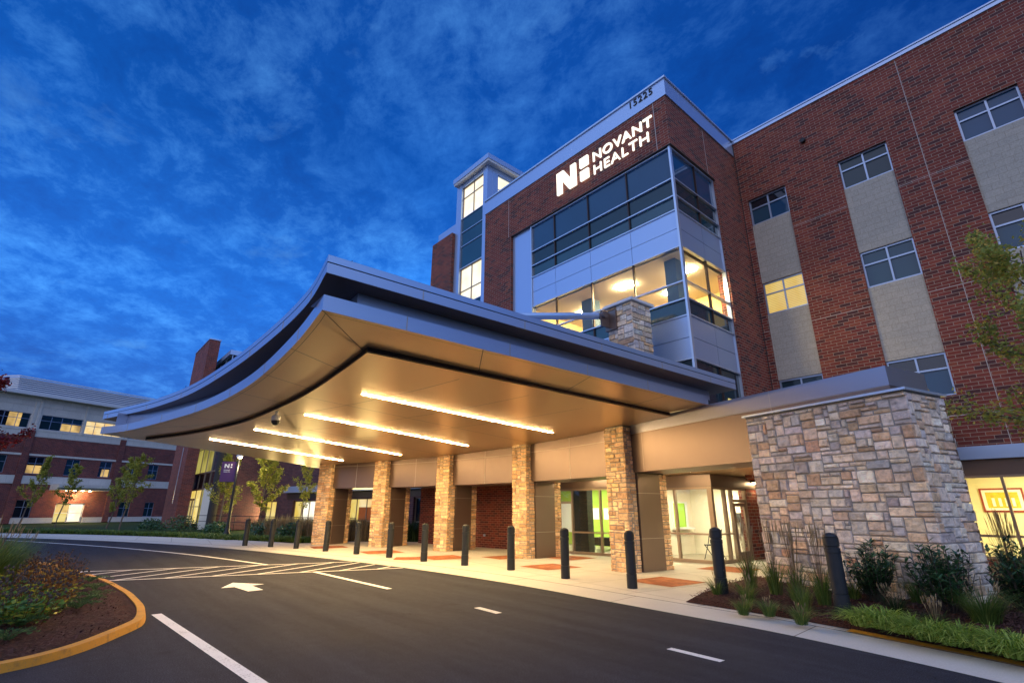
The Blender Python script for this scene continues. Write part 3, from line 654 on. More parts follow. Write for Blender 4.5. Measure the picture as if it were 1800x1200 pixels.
# glass corner block: brick portal
GZ = [3.70, 5.68, 6.34, 7.03, 7.57, 8.15, 9.34, 9.98, 10.65, 11.18, 11.84, 13.04]
mb = MB(); Bk.wall(mb, -16.93, -6.95, 3.7, 15.10, [(-15.05, -6.5, 3.6, 13.10)], .35, .12, 'r')
mb.quad(Sd.p(13.08, 13.1, .11), Sd.p(16.05, 13.1, .11), Sd.p(16.05, 15.1, .11), Sd.p(13.08, 15.1, .11))
mb.quad(Sd.p(16.05, 2.36, .11), Sd.p(18.0, 2.36, .11), Sd.p(18.0, 15.1, .11), Sd.p(16.05, 15.1, .11))
mb.quad(Sd.p(16.05, 2.36, .11), Sd.p(16.05, 15.1, .11), Sd.p(16.05, 15.1, -.3), Sd.p(16.05, 2.36, -.3))
mb.build('block_wall', 'brick', hosp)
mb = MB(); mb.hexa([(-15.05, 13.085, 13.095), (-6.96, 13.085, 13.095), (-6.96, 16.04, 13.095), (-15.05, 16.04, 13.095), (-15.05, 13.085, 13.105), (-6.96, 13.085, 13.105), (-6.96, 16.04, 13.105), (-15.05, 16.04, 13.105)]); mb.build('window_head_soffit', 'bronze_dark', hosp)
mb = MB(); mb.prism([(-16.95, 13.05), (-6.90, 13.05), (-6.90, 18.0), (-7.3, 18.0), (-7.3, 13.5), (-16.95, 13.5)], 15.10, 15.80); mb.build('fascia', 'panel', hosp)
mb = MB(); mb.prism([(-16.97, 13.0), (-6.85, 13.0), (-6.85, 18.05), (-7.35, 18.05), (-7.35, 13.55), (-16.97, 13.55)], 15.80, 15.87); mb.build('coping', 'panel_edge', hosp)
mb = MB(); Bk.box(mb, -7.46, -7.435, 13.1, 15.1, .11, .124); Bk.box(mb, -15.2, -15.18, 13.1, 15.1, .11, .124); Bk.box(mb, -15.19, -6.98, 14.93, 14.94, .11, .122)
Sd.box(mb, 15.55, 15.57, 13.1, 15.1, .10, .114); mb.build('expansion_joint', 'joint_light', hosp)
# white panel and curtain wall
mb = MB(); Bk.box(mb, -15.05, -13.82, 3.7, 13.09, -.2, -.02)
mb.build('metal_panel', 'panel', hosp)
mb = MB(); Bk.box(mb, -13.84, -13.79, 3.7, 13.09, -.1, .05)
Bk.box(mb, -7.10, -7.03, 3.7, 13.09, -.06, .06); Sd.box(mb, 16.0, 16.05, 3.7, 13.09, -.1, .03)
for z in GZ:
    if z in (9.98, 6.34): continue
    Bk.box(mb, -13.79, -7.10, z - .02, z + .02, -.08, .035); Sd.box(mb, 13.25, 16.0, z - .02, z + .02, -.08, .035)
mb.build('curtain_wall_frame', 'panel_edge', hosp)
for x in (-12.48, -10.69, -8.88):
    for z0, z1 in ((11.2, 13.02), (10.67, 11.16), (7.59, 9.32), (7.05, 7.55), (3.72, 5.66)):
        mb = MB(); Bk.box(mb, x - .022, x + .022, z0, z1, -.07, .012); mb.build('mullion', 'step_brown', hosp)
for x in (14.72,):
    for z0, z1 in ((11.2, 13.02), (10.67, 11.16), (7.59, 9.32), (7.05, 7.55), (3.72, 5.66)):
        mb = MB(); Sd.box(mb, x - .025, x + .025, z0, z1, -.07, .012); mb.build('mullion', 'step_brown', hosp)
def cw(z0, z1, name, mt, d=-.045, xs=None):
    mb = MB(); mb.quad(Bk.p(-13.8, z0, d), Bk.p(-7.06, z0, d), Bk.p(-7.06, z1, d), Bk.p(-13.8, z1, d)); mb.quad(Sd.p(13.2, z0, d), Sd.p(16.02, z0, d), Sd.p(16.02, z1, d), Sd.p(13.2, z1, d)); return mb.build(name, mt, hosp)
cw(11.84, 13.04, 'glazing', 'glass_blue'); cw(11.18, 11.84, 'glazing', 'glass_teal'); cw(10.65, 11.18, 'spandrel_glass', 'spandrel')
cw(7.57, 9.34, 'glazing', 'glass_office'); cw(7.03, 7.57, 'spandrel_glass', 'spandrel'); cw(3.70, 5.68, 'glazing', 'glass_teal')
mb = MB()
for z0, z1 in ((9.36, 9.972), (9.988, 10.63), (5.70, 6.332), (6.348, 7.01)):
    for pl_, L_ in ((Bk, ((-13.78, -12.487), (-12.473, -10.697), (-10.683, -8.887), (-8.873, -7.12))), (Sd, ((13.28, 14.713), (14.727, 15.99)))):
        for x0, x1 in L_:
            mb = MB(); pl_.box(mb, x0, x1, z0, z1, -.1, -.005); mb.build('metal_panel', 'panel', hosp)
mb = MB(); mb.quad(Bk.p(-13.8, 5.7, -.11), Bk.p(-7.1, 5.7, -.11), Bk.p(-7.1, 10.63, -.11), Bk.p(-13.8, 10.63, -.11)) if False else None
mb = MB(); Sd.box(mb, 15.05, 15.95, 3.72, 4.75, -.04, -.02); mb.build('lit_lower_window', 'lit_yellow', hosp)
mb = MB(); mb.quad(Bk.p(-10.6, 3.75, -.03), Bk.p(-7.2, 3.75, -.03), Bk.p(-7.2, 4.5, -.03), Bk.p(-10.6, 4.5, -.03)); mb.build('lit_lower_window', 'lit_warm', hosp)
# office floor behind the lit glazing
mb = MB(); mb.box(-14.2, -7.25, 13.35, 17.8, 7.03, 7.12); mb.build('office_floor', 'bronze_dark', hosp)
mb = MB(); mb.box(-14.2, -7.25, 13.35, 17.8, 9.30, 9.36); mb.build('office_ceiling', 'office_ceiling', hosp)
mb = MB(); mb.quad((-14, 17.4, 7.1), (-7.2, 17.4, 7.1), (-7.2, 17.4, 9.31), (-14, 17.4, 9.31)); mb.quad((-14, 13.3, 7.1), (-14, 17.4, 7.1), (-14, 17.4, 9.31), (-14, 13.3, 9.31)); mb.quad((-7.2, 16.05, 7.1), (-7.2, 17.4, 7.1), (-7.2, 17.4, 9.31), (-7.2, 16.05, 9.31)); mb.build('office_wall', 'office_wall', hosp)
for b in ((-12.05, -11.55, 14.2, 14.7), (-8.0, -7.6, 13.7, 14.1)):
    mb = MB(); mb.box(*b, 7.12, 9.3); mb.build('office_column', 'blind', hosp)
for b in ((-11.2, -10.4, 15.6, 16.2, 7.12, 8.3), (-9.4, -8.4, 14.8, 15.2, 7.12, 8.05), (-13.2, -12.4, 15.2, 15.7, 7.12, 8.1)):
    mb = MB(); mb.box(*b); mb.build('office_cabinet', 'black_plastic', hosp)
for x, y in ((-12.9, 15.0), (-10.3, 14.1), (-9.4, 15.9), (-8.2, 14.6), (-11.6, 16.4)):
    mb = MB(); mb.box(x, x + .62, y, y + .34, 9.25, 9.295); mb.build('office_light', 'panel_warm', hosp)
# closed volumes above and below the office so that no light leaks
mb = MB(); mb.box(-14.3, -7.2, 13.4, 17.9, 9.37, 15.0); mb.box(-14.3, -7.2, 13.4, 17.9, 3.75, 7.02); mb.build('building_core', 'dark_interior', hosp)
# stair tower
TW = Plane(0, 13.2, 1, 0); mb = MB()
TW.box(mb, -19.60, -19.15, 3.7, 18.10, -2.4, .03); TW.box(mb, -17.29, -16.96, 3.7, 18.10, -.3, .03)
mb.box(-17.3, -16.95, 13.5, 13.85, 15.4, 18.10); mb.box(-17.3, -16.95, 15.3, 15.7, 15.4, 18.10); mb.box(-19.6, -16.95, 15.5, 15.7, 3.7, 18.10)
TW.box(mb, -19.15, -17.29, 17.85, 18.10, -.25, .0); mb.box(-17.2, -16.95, 13.85, 15.3, 17.8, 18.10)
mb.build('tower_frame', 'panel', hosp)
mb = MB(); mb.prism([(-19.62, 12.97), (-16.66, 12.97), (-16.66, 16.0), (-19.62, 16.0)], 18.10, 18.22); mb.build('tower_soffit', 'white_trim', hosp)
mb = MB(); mb.prism([(-19.66, 12.93), (-16.62, 12.93), (-16.62, 16.04), (-19.66, 16.04)], 18.22, 18.50); mb.build('tower_roof', 'panel', hosp)
for z0, z1, mt, nm in ((15.95, 17.85, 'lit_tower', 'window'), (15.12, 15.92, 'spandrel', 'spandrel_glass'), (14.30, 15.09, 'spandrel', 'spandrel_glass'), (13.05, 14.27, 'spandrel', 'spandrel_glass'), (11.00, 13.02, 'lit_yellow', 'window'), (9.4, 10.97, 'spandrel', 'spandrel_glass')):
    if nm == 'window': window(TW, -19.15, -17.29, z0, z1, -.08, hosp, 'alu_bronze', mt if mt == 'lit_tower' else 'lit_tower', 2, .66 if z0 > 15 else .38, .05)
    else:
        mb = MB(); TW.box(mb, -19.15, -17.29, z0, z1, -.2, -.06); mb.build(nm, mt, hosp)
for z in (15.92, 15.09, 14.27, 13.02, 10.97):
    mb = MB(); TW.box(mb, -19.15, -17.29, z, z + .035, -.1, -.02); mb.build('tower_transom', 'panel_edge', hosp)
TS = Plane(-17.0, 0, 0, 1); window(TS, 13.85, 15.3, 16.0, 17.8, 0, hosp, 'panel_edge', 'lit_tower', 1, .55, .05)
mb = MB(); mb.box(-21.5, -19.62, 12.98, 16, 3.7, 15.28); mb.build('block_wall', 'brick', hosp)
mb = MB(); mb.box(-21.32, -19.6, 13.22, 16, 15.28, 15.92); mb.build('fascia', 'panel', hosp)
mb = MB(); mb.box(-21.5, -16.9, 16, 30, 0, 15.5); mb.build('rear_wall', 'brick', hosp)
# vent pipes on canopy side? none

# roof sign and number
sg = thing('illuminated_sign', (-9.8, 13.07, 13.6), 'glowing white hospital name letters with large N mark high on the brick wall', 'sign')
mb = MB(); z0, z1 = 13.62, 14.64; a0, a1 = -12.05, -11.02
for p in ([(a0, z0), (a0 + .27, z0), (a0 + .27, z1), (a0, z1)], [(a1 - .27, z0), (a1, z0), (a1, z1), (a1 - .27, z1)], [(a0 + .0, z1), (a0 + .38, z1), (a1 - .0, z0), (a1 - .38, z0)]):
    q = [Bk.p(x, z, .24) for x, z in p]; r_ = [Bk.p(x, z, .16) for x, z in p]
    mb.poly(q); n = len(mb.v); mb.v += q + r_
    for k in range(4): j = (k + 1) % 4; mb.f.append((n + k, n + 4 + k, n + 4 + j, n + j)); mb.c.append(None)
Bk.box(mb, -10.80, -10.38, 13.63, 14.05, .16, .24); Bk.box(mb, -10.80, -10.38, 14.22, 14.64, .16, .24)
mb.build('logo_mark', 'sign_light', sg)
text_mb('NOVANT', Bk, -10.18, 14.21, 2.66, .42, .12, .05, .016).build('lettering', 'sign_light', sg)
text_mb('HEALTH', Bk, -10.17, 13.63, 2.46, .40, .12, .05, .0).build('lettering', 'sign_light', sg)
nb_ = text_mb('15225', Bk, -8.34, 15.46, .96, .28, .155, .02, .004).build('building_number', 'black_metal')
tag(nb_, 'black house number 15225 on the pale fascia at the roof corner', 'number sign')

# ================================================================== PORTICO / CANOPY
can = thing('entrance_canopy', (-9, 9, 0), 'curved drive-through entrance canopy with glowing bronze ceiling on stone columns', 'canopy')
CC = (-13.105, -10.077); CR = 21.85
def arc(ang, r): return (CC[0] + r * math.sin(ang), CC[1] + r * math.cos(ang))
zi = lambda x, y: 3.62 + .015 * (x + 9); zo = lambda x, y: 3.70 + .015 * (x + 9)
def dens(pts, k=5): return smooth_line(pts, k)
Larc = dens([(-5.69, 1.97), (-7.42, 2.19), (-10.07, 2.35), (-12.82, 2.23), (-15.29, 1.82), (-17.84, 1.22), (-18.95, .70)], 6)
Llow = [(-5.56, 10.8)] + Larc
inn = dens([(-6.64, 3.02), (-7.6, 3.13), (-9.58, 3.31), (-11.42, 3.34), (-14.15, 3.21), (-16.87, 2.62), (-18.98, 1.81)], 6)
thL = math.atan2(-25.2 - CC[0], 9.3 - CC[1]); thS = math.atan2(-8.2 - CC[0], 11.33 - CC[1])
back = [arc(thS + (thL - thS) * k / 24, CR) for k in range(25)]      # from right (p6) to left
bR = lambda x: 11.30 - .248 * (x + 8.2)
# inner ceiling
poly = [(-6.63, bR(-6.63))] + inn + [(-25.2, 9.9)] + [(p[0], p[1] + .3) for p in reversed(back)]
mb = MB(); mb.prism(list(reversed(poly)), zi, lambda x, y: zi(x, y) + .02); cei = mb.build('ceiling_panels', 'ceiling', can)
# step edge between the two soffits
mb = MB(); edge_ = [(-6.63, bR(-6.63))] + inn
for i in range(len(edge_) - 1):
    (x0, y0), (x1, y1) = edge_[i], edge_[i + 1]
    mb.quad((x0, y0, zi(x0, y0) - .004), (x1, y1, zi(x1, y1) - .004), (x1, y1, zo(x1, y1) + .10), (x0, y0, zo(x0, y0) + .10))
slot = offset(edge_, -.17)
for i in range(len(edge_) - 1):
    (x0, y0), (x1, y1) = slot[i], slot[i + 1]
    mb.quad((x0, y0, zo(x0, y0)), (x1, y1, zo(x1, y1)), (x1, y1, zo(x1, y1) + .10), (x0, y0, zo(x0, y0) + .10))
    mb.quad((*edge_[i], zo(*edge_[i]) + .10), (*edge_[i + 1], zo(*edge_[i + 1]) + .10), (x1, y1, zo(x1, y1) + .10), (x0, y0, zo(x0, y0) + .10))
mb.build('ceiling_step', 'step_brown', can)
# outer soffit ring between the slot and the fascia
def resample(pts, n):
    L_ = [0]
    for i in range(1, len(pts)): L_.append(L_[-1] + math.dist(pts[i], pts[i - 1]))
    o = []
    for k in range(n):
        t = L_[-1] * k / (n - 1); i = max(j for j in range(len(L_)) if L_[j] <= t + 1e-9); i = min(i, len(pts) - 2)
        f_ = (t - L_[i]) / (L_[i + 1] - L_[i]); o.append((pts[i][0] + (pts[i + 1][0] - pts[i][0]) * f_, pts[i][1] + (pts[i + 1][1] - pts[i][1]) * f_))
    return o
s1a, s1b = [slot[0], slot[1]], slot[1:]
s1a[1] = (slot[1][0], slot[1][1]);
Lo1 = resample([Llow[0], Llow[1]], 12); Li1 = resample(s1a, 12); Lo2 = resample(Larc, 40); Li2 = resample(s1b, 40)
mb = MB()
for A, B in ((Lo1, Li1), (Lo2, Li2)):
    for i in range(len(A) - 1): mb.quad(*[(x, y, zo(x, y)) for x, y in (A[i], A[i + 1], B[i + 1], B[i])])
mb.build('outer_soffit', 'ceiling', can)
# panel joints on the soffits (thin recessed reveals, drawn as dark gaskets 2 mm below)
mb = MB()
def jline(p, q, z, w=.014):
    m2 = strip(p, q, w, 0); mb.poly([(v[0], v[1], z(v[0], v[1]) - .003) for v in m2.v])
for k in (2, 5, 8): jline(Lo1[k], Li1[k], zo)
for k in range(5, 40, 5): jline(Lo2[k], Li2[k], zo)
jline(Lo2[0], Li2[0], zo)
for o_ in (.10,):
    of = offset(Llow, -0) ; io = [((a[0] * .93 + b[0] * .07), (a[1] * .93 + b[1] * .07)) for a, b in zip(Lo1 + Lo2[1:], Li1 + Li2[1:])]
    for i in range(len(io) - 1): jline(io[i], io[i + 1], zo, .008)
CF = (-5.3, -14.7)
for a_ in (-3, -14.8, -24, -31.5):
    t = R(a_); d = (math.sin(t), math.cos(t)); p = None; q = None
    for k in range(400):
        x, y = CF[0] + d[0] * (17 + k * .05), CF[1] + d[1] * (17 + k * .05)
        if p is None and k * .05 + 17 > 17:
            yi = None
            for e in range(len(inn) - 1):
                if inn[e + 1][0] <= x <= inn[e][0]: yi = inn[e][1]
            if yi is not None and y > yi + .03: p = (x, y)
        if math.hypot(x - CC[0], y - CC[1]) < CR: q = (x, y)
    if p and q: jline(p, q, zi, .015)
for rr in (19.7, 21.5, 23.3):
    prev = None
    for k in range(60):
        t = R(-5 - k * .6); x, y = CF[0] + rr * math.sin(t), CF[1] + rr * math.cos(t)
        ok = math.hypot(x - CC[0], y - CC[1]) < CR and x > -22.5 + (9 - y) * .6 and x < -6.7
        if ok and prev: jline(prev, (x, y), zi, .014)
        prev = (x, y) if ok else None
mb.build('panel_joint', 'bronze_dark', can)
# lower fascia
fz = .20
def band(outer, z0, z1, name, mt, th=.04):
    mb = MB()
    for i in range(len(outer) - 1):
        a, b = outer[i], outer[i + 1]
        mb.quad((*b, z0(*b)), (*a, z0(*a)), (*a, z1(*a)), (*b, z1(*b)))
    return mb
left_end = [(-18.95, .70), (-19.6, 1.6), (-25.4, 9.6)]
LF = Llow + left_end[1:]
mb = band(LF, zo, lambda x, y: zo(x, y) + fz, '', '')
ins = lambda pts, d: offset(pts, -d)
LI = ins(LF, .48); LI[0] = (LI[0][0], LF[0][1])
for i in range(len(LF) - 1):
    a, b, c, d = LF[i], LF[i + 1], LI[i + 1], LI[i]
    mb.quad(*[(p[0], p[1], zo(*p) + fz) for p in (a, b, c, d)])
# soffit lip under the fascia edge on the left end
mb.build('lower_fascia', 'fascia', can)
mb = MB(); e2 = [slot[-1], (-18.98, 1.81), (-25.2, 9.9), (-25.4, 9.6), (-19.6, 1.6), (-18.95, .70)]
mb.poly([(x, y, zo(x, y) - .001) for x, y in e2]); mb.build('outer_soffit', 'ceiling', can)
RW = ins(LF, .42)
RW = [(-5.72, 11.2), (-5.83, 2.45)] + [p for p in RW[1:] if p[0] < -6.15]
mb = band(RW, lambda x, y: zo(x, y) + fz - .01, lambda x, y: 4.17, '', ''); mb.build('recess_wall', 'fascia', can)
# upper roof slab
U = [(-5.2, 11.50)] + dens([(-5.51, 1.90), (-6.73, 2.1), (-8.66, 2.20), (-11.3, 2.20), (-14.5, 2.02), (-17.5, 1.52), (-20.34, .72)], 6) + [(-27.3, 9.6), (-24.6, 12.6), (-20, 13.1), (-9.6, 13.0), (-7.4, 11.75)]
ZU = 4.15
mb = MB(); mb.prism(list(reversed(U)), ZU, ZU + .005); mb.build('roof_soffit', 'bronze_dark', can)
mb = band(U, lambda x, y: ZU, lambda x, y: ZU + .135, '', ''); mb.build('upper_fascia', 'fascia', can)
mb = band(ins(U, .02), lambda x, y: ZU + .13, lambda x, y: ZU + .155, '', ''); mb.build('fascia_reveal', 'joint_dark', can)
mb = band(U, lambda x, y: ZU + .150, lambda x, y: ZU + .235, '', ''); mb.prism(list(reversed(U)), ZU + .236, ZU + .24); mb.build('roof_edge', 'panel', can)
mb = MB()
def vjoint(p, n_, z0, z1):
    mb.box(p[0] - .006, p[0] + .006, p[1] - .006, p[1] + .006, z0, z1)
for y in (3.2, 5.0, 6.8, 8.6, 10.4): mb.box(-5.51 + (y - 1.9) * .0323 - .004, -5.51 + (y - 1.9) * .0323 + .004, y - .006, y + .006, ZU, ZU + .13)
for y in (3.1, 4.9, 6.7, 8.5): mb.box(-5.69 + (y - 1.97) * .0147 - .004, -5.69 + (y - 1.97) * .0147 + .004, y - .006, y + .006, zo(-5.6, y), zo(-5.6, y) + fz)
for y in (3.3, 5.1, 6.9, 8.7): mb.box(-6.02 + (y - 1.97) * .0147 - .004, -6.02 + (y - 1.97) * .0147 + .004, y - .006, y + .006, zo(-5.6, y) + fz, 4.15)
for pt, z0, z1 in [(U[k], ZU, ZU + .13) for k in range(6, 37, 5)] + [(Larc[k], zo(*Larc[k]), zo(*Larc[k]) + fz) for k in range(5, 36, 5)]:
    mb.box(pt[0] - .006, pt[0] + .006, pt[1] - .005, pt[1] + .005, z0, z1)
mb.build('panel_joint', 'joint_light', can)
# little rods on the roof edge
for x, y in ((-5.9, 2.35), (-15.6, 2.1)):
    mb = MB(); mb.tube([(x, y, ZU + .24), (x, y, ZU + .46)], .006, 5); mb.build('lightning_rod', 'black_metal', can)

# beam over the columns
def ringbox(th0, th1, r0_, r1_, z0, z1, name, mt, n=10, z1f=None):
    mb = MB()
    for k in range(n):
        t0, t1 = th0 + (th1 - th0) * k / n, th0 + (th1 - th0) * (k + 1) / n
        P = [arc(t0, r0_), arc(t1, r0_), arc(t1, r1_), arc(t0, r1_)]
        zt = [z1f(*p) if z1f else z1 for p in P]
        v = [(*P[i], z0) for i in range(4)] + [(*P[i], zt[i]) for i in range(4)]
        mb.quad(v[0], v[1], v[5], v[4]); mb.quad(v[2], v[3], v[7], v[6]); mb.quad(v[3], v[2], v[1], v[0])
    if name: return mb.build(name, mt, can)
    return mb
COLX = [(-23.21, 9.25), (-20.32, 10.51), (-16.89, 11.41), (-12.81, 11.73), (-8.45, 11.23)]
THC = [math.atan2(x - CC[0], y - CC[1]) for x, y in COLX]
ringbox(THC[0] - .015, THC[4] + .010, CR, CR + 1.25, 2.37, 3.9, 'beam', 'bronze', 40, lambda x, y: 3.9)
mb = MB()
for k in range(4):
    tm = (THC[k] + THC[k + 1]) / 2; p, q = arc(tm - .0004, CR - .004), arc(tm + .0004, CR - .004)
    a, b = arc(tm - .0005, CR + .01), arc(tm + .0005, CR + .01)
    mb.hexa([(*p, 2.37), (*q, 2.37), (*b, 2.37), (*a, 2.37), (*p, 3.75), (*q, 3.75), (*b, 3.75), (*a, 3.75)])
m3 = ringbox(THC[0], THC[4] + .008, CR - .004, CR + .02, 3.30, 3.315, None, None, 30); mb.v += []; n = len(mb.v); mb.v += m3.v; mb.f += [tuple(i + n for i in f) for f in m3.f]; mb.c += m3.c
mb.build('panel_joint', 'joint_light', can)
# straight beam to the right: higher parapet
bp = Plane(-8.2, 11.33, 1, -.248); Lb = math.hypot(1, .248)
s = lambda x: (x + 8.2) * Lb
mb = MB(); bp.box(mb, s(-8.25), s(-1.95), 2.42, 3.40, -1.2, 0); mb.build('beam', 'bronze', can)
mb = MB(); bp.box(mb, s(-8.25), s(-1.95), 3.412, 3.735, -1.2, 0); mb.build('parapet', 'parapet_metal', can)
mb = MB(); bp.box(mb, s(-7.93), s(-1.97), 3.399, 3.413, -1.0, -.012); mb.build('panel_joint', 'joint_light', can)
mb = MB()
for x in (-7.7, -4.03): bp.box(mb, s(x), s(x) + .008, 2.42, 3.735, -.01, .002)
mb.build('panel_joint', 'joint_light', can)
# portico ceiling behind the beam, and its roof
mb = MB(); mb.prism([(-24.4, 10.8), (-21, 11.8), (-17, 12.6), (-13, 12.9), (-8.5, 12.4), (-2.5, 10.95), (-2.5, 18), (-15.5, 18), (-21.6, 13.3)], 2.52, 2.56); mb.build('walkway_soffit', 'ceiling', can)
mb = MB(); mb.prism([(-24.4, 10.6), (-21, 11.6), (-17, 12.4), (-13, 12.7), (-8.5, 12.2), (-2.5, 10.75), (-2.5, 18), (-15.5, 18), (-21.6, 13.4)], 3.60, 3.66); mb.build('portico_roof', 'mortar', can)
mb = MB(); mb.box(-2.56, -2.5, 11, 18, 2.5, 3.65); mb.build('end_panel', 'bronze', can)
# soffit lights
for x, y, w, d in ((-8.9, 13.1, 1.3, .18), (-6.7, 12.6, .7, .18), (-5.5, 12.2, .5, .18), (-12.1, 13.55, .7, .16), (-4.4, 12.6, .5, .18)):
    mb = MB(); mb.box(x, x + w, y, y + d, 2.495, 2.52); mb.build('soffit_light', 'down_light', can)
for tt in (-.48, -.36, -.18, .0, .16):
    pass
# columns
for k, t in enumerate(THC):
    c0 = arc(t, CR); tang = (math.cos(t), -math.sin(t)); pl = Plane(c0[0], c0[1], tang[0], tang[1])
    if k == 4: pl = Plane(c0[0], c0[1], 1, -.10)
    w = .36; base_ = pl.p(0, 0, -.5)
    colm_ = MB(); pl.box(colm_, -w + .04, w - .04, .02, 3.62, -.14, .22); co = colm_.build('column', 'mortar', can)
    mb = MB(); sp = Plane(*pl.p(w - .04, 0, 0)[:2], -pl.n[0], -pl.n[1])   # right side face
    stones(mb, pl, -w, w, .02, 3.60, .215, 100 + k, PALW, .085, .058, .03, .07, 4)
    stones(mb, sp, -.25, .15, .02, 3.60, -.01, 200 + k, PALW, .085, .058, .03, .05, 3)
    lp = Plane(*pl.p(-w + .04, 0, 0)[:2], pl.n[0], pl.n[1]); stones(mb, lp, -.15, .25, .02, 3.60, -.01, 300 + k, PALW, .085, .058, .03, .05, 3)
    mb.build('stone_cladding', 'stone', co); mb = MB()   # inner stone end
    stones(mb, sp, 1.0, 1.33, .02, 2.40, .03, 400 + k, PALW, .085, .058, .03, .05, 3)
    bkp = Plane(*pl.p(w, 0, -1.30)[:2], -pl.u[0], -pl.u[1]); stones(mb, bkp, 0, 2 * w, .02, 2.40, .02, 500 + k, PALW, .085, .058, .03, .07, 4)
    mb.build('stone_cladding', 'stone', co)
    mb = MB(); pl.box(mb, -w + .03, w + .02, .03, 2.40, -1.02, -.16); bo = mb.build('metal_cladding', 'bronze', co)
    mb = MB(); pl.box(mb, w - .1, w + .024, .80, .81, -1.02, -.158); pl.box(mb, w - .1, w + .024, 1.90, 1.91, -1.02, -.158); mb.build('cladding_joint', 'joint_light', bo)
    mb = MB(); pl.box(mb, -w + .05, w - .02, .03, 2.40, -1.30, -1.02); mb.build('column_core', 'mortar', co)
# strip lights
LSEG = [((-9.15, 4.12), (-10.23, 10.53), 'nearest and longest-looking'), ((-11.92, 4.03), (-14.04, 10.32), 'second'), ((-14.84, 3.75), (-17.78, 9.87), 'third'), ((-17.54, 3.24), (-21.10, 8.98), 'farthest')]
LLAB = ['glowing linear ceiling light nearest the viewer, first of four fanned strips', 'glowing linear ceiling light, second of the four fanned strips from the right', 'glowing linear ceiling light, third of the four fanned strips from the right', 'glowing linear ceiling light farthest left, last of the four fanned strips']
for i, (p, q, _) in enumerate(LSEG):
    za, zb = zi(*p), zi(*q); d = Vector((q[0] - p[0], q[1] - p[1])); l = d.length; d.normalize(); n = Vector((-d.y, d.x))
    t = thing('strip_light', (p[0], p[1], za), LLAB[i], 'ceiling light', 'strip lights under the canopy')
    mb = MB()
    def sb(w, t0, t1, z0, z1):
        a = Vector(p) + d * t0; b = Vector(p) + d * t1; zz = lambda v, o_: zi(v.x, v.y) + o_
        P = [a - n * w, b - n * w, b + n * w, a + n * w]; mb.hexa([(v.x, v.y, zz(v, z0)) for v in P] + [(v.x, v.y, zz(v, z1)) for v in P])
    sb(.045, 0, l, -.004, -.001); mb.build('housing', 'bronze', t)
    mb = MB(); sb(.019, .02, l - .02, -.010, -.004); mb.build('lamp', 'strip_light', t)
# security camera
sc_ = thing('security_camera', (-11.9, 3.42, 3.57), 'small white dome security camera hanging under the canopy ceiling', 'camera')
mb = MB(); mb.tube([(-11.9, 3.42, 3.575), (-11.9, 3.42, 3.48)], .035, 10); mb.lathe(-11.9, 3.42, [(.02, 3.50), (.085, 3.47), (.10, 3.40), (.09, 3.36)], 18); mb.build('housing', 'white_trim', sc_, True)
mb = MB(); mb.lathe(-11.9, 3.42, [(.088, 3.36), (.085, 3.32), (.05, 3.27), (.01, 3.26)], 18); mb.build('dome', 'black_plastic', sc_, True)

# stone pier above the canopy with strut
pier = thing('stone_pier', (-8.4, 11.9, 3.6), 'square stone mast rising above the canopy roof with a steel strut', 'pier')
pc = Plane(-8.97, 11.72, 1, -.05)
mb = MB(); pc.box(mb, .05, .93, 3.66, 7.35, -.9, -.03); core = mb.build('core', 'mortar', pier)
mb = MB(); stones(mb, pc, 0.02, .96, 3.7, 7.35, -.035, 31, PAL + PALW, .12, .085, .035)
sp2 = Plane(*pc.p(.93, 0, 0)[:2], -pc.n[0], -pc.n[1]); stones(mb, sp2, 0.0, .9, 3.7, 7.35, 0, 32, PAL + PALW, .12, .085, .035)
mb.build('stone_cladding', 'stone', pier)
mb = MB(); pc.box(mb, -.06, 1.04, 7.36, 7.44, -1.0, .08); mb.build('cap', 'white_trim', pier)
mb = MB(); mb.tube([(-9.0, 11.45, 6.52), (-11.5, 9.3, 6.0), (-15.4, 6.0, 4.38)], [.09, .085, .08], 12); mb.v = []; mb.f = []; mb.c = []
mb.tube([(-9.15, 11.35, 6.50), (-12.4, 11.2, 6.45), (-13.5, 11.1, 6.35)], [.085, .08, .08], 14)
mb.v = []; mb.f = []; mb.c = []
mb.tube([(-8.95, 11.45, 7.10), (-9.0, 11.3, 7.05), (-7.5, 2.8, 4.40)], [.10, .10, .075], 14); st = mb.build('strut', 'panel', pier, True)
mb = MB(); pc.box(mb, -.02, .40, 6.62, 7.22, -.06, .07); pc.box(mb, .10, .15, 6.70, 7.18, .07, .42); mb.tube([(-8.98, 11.40, 7.06), (-8.74, 11.38, 7.06)], .11, 12); mb.build('bracket', 'bronze', pier)

# ================================================================== ENTRY
ent = thing('entrance_vestibule', (-9, 14.5, 0), 'glass entrance vestibule with bronze frames and lit cream room behind the columns', 'vestibule')
EF = Plane(-10.2, 14.42, 1, .03); ES = Plane(-7.72, 14.5, 0, 1)
mb = MB()
for x in (0.0, 1.25, 2.40): EF.box(mb, x, x + .07, .04, 2.14, -.1, 0)
EF.box(mb, .07, 2.40, .04, .13, -.1, 0); EF.box(mb, .07, 2.40, .80, .85, -.09, -.005); EF.box(mb, .07, 2.4, 2.08, 2.14, -.1, 0)
ES.box(mb, -.02, .10, .04, 2.14, -.12, .02)
for y in (.78, 1.22): ES.box(mb, y, y + .09, .04, 2.14, -.1, 0)
ES.box(mb, .10, 1.31, .04, .13, -.095, -.003); ES.box(mb, .10, 1.31, .80, .85, -.09, -.005); ES.box(mb, .10, 2.2, 2.08, 2.14, -.095, -.003)
ES.box(mb, 2.13, 2.2, .04, 2.08, -.1, 0); ES.box(mb, 1.31, 2.13, 1.72, 1.80, -.095, -.003)
fo = mb.build('frame', 'alu_bronze', ent)
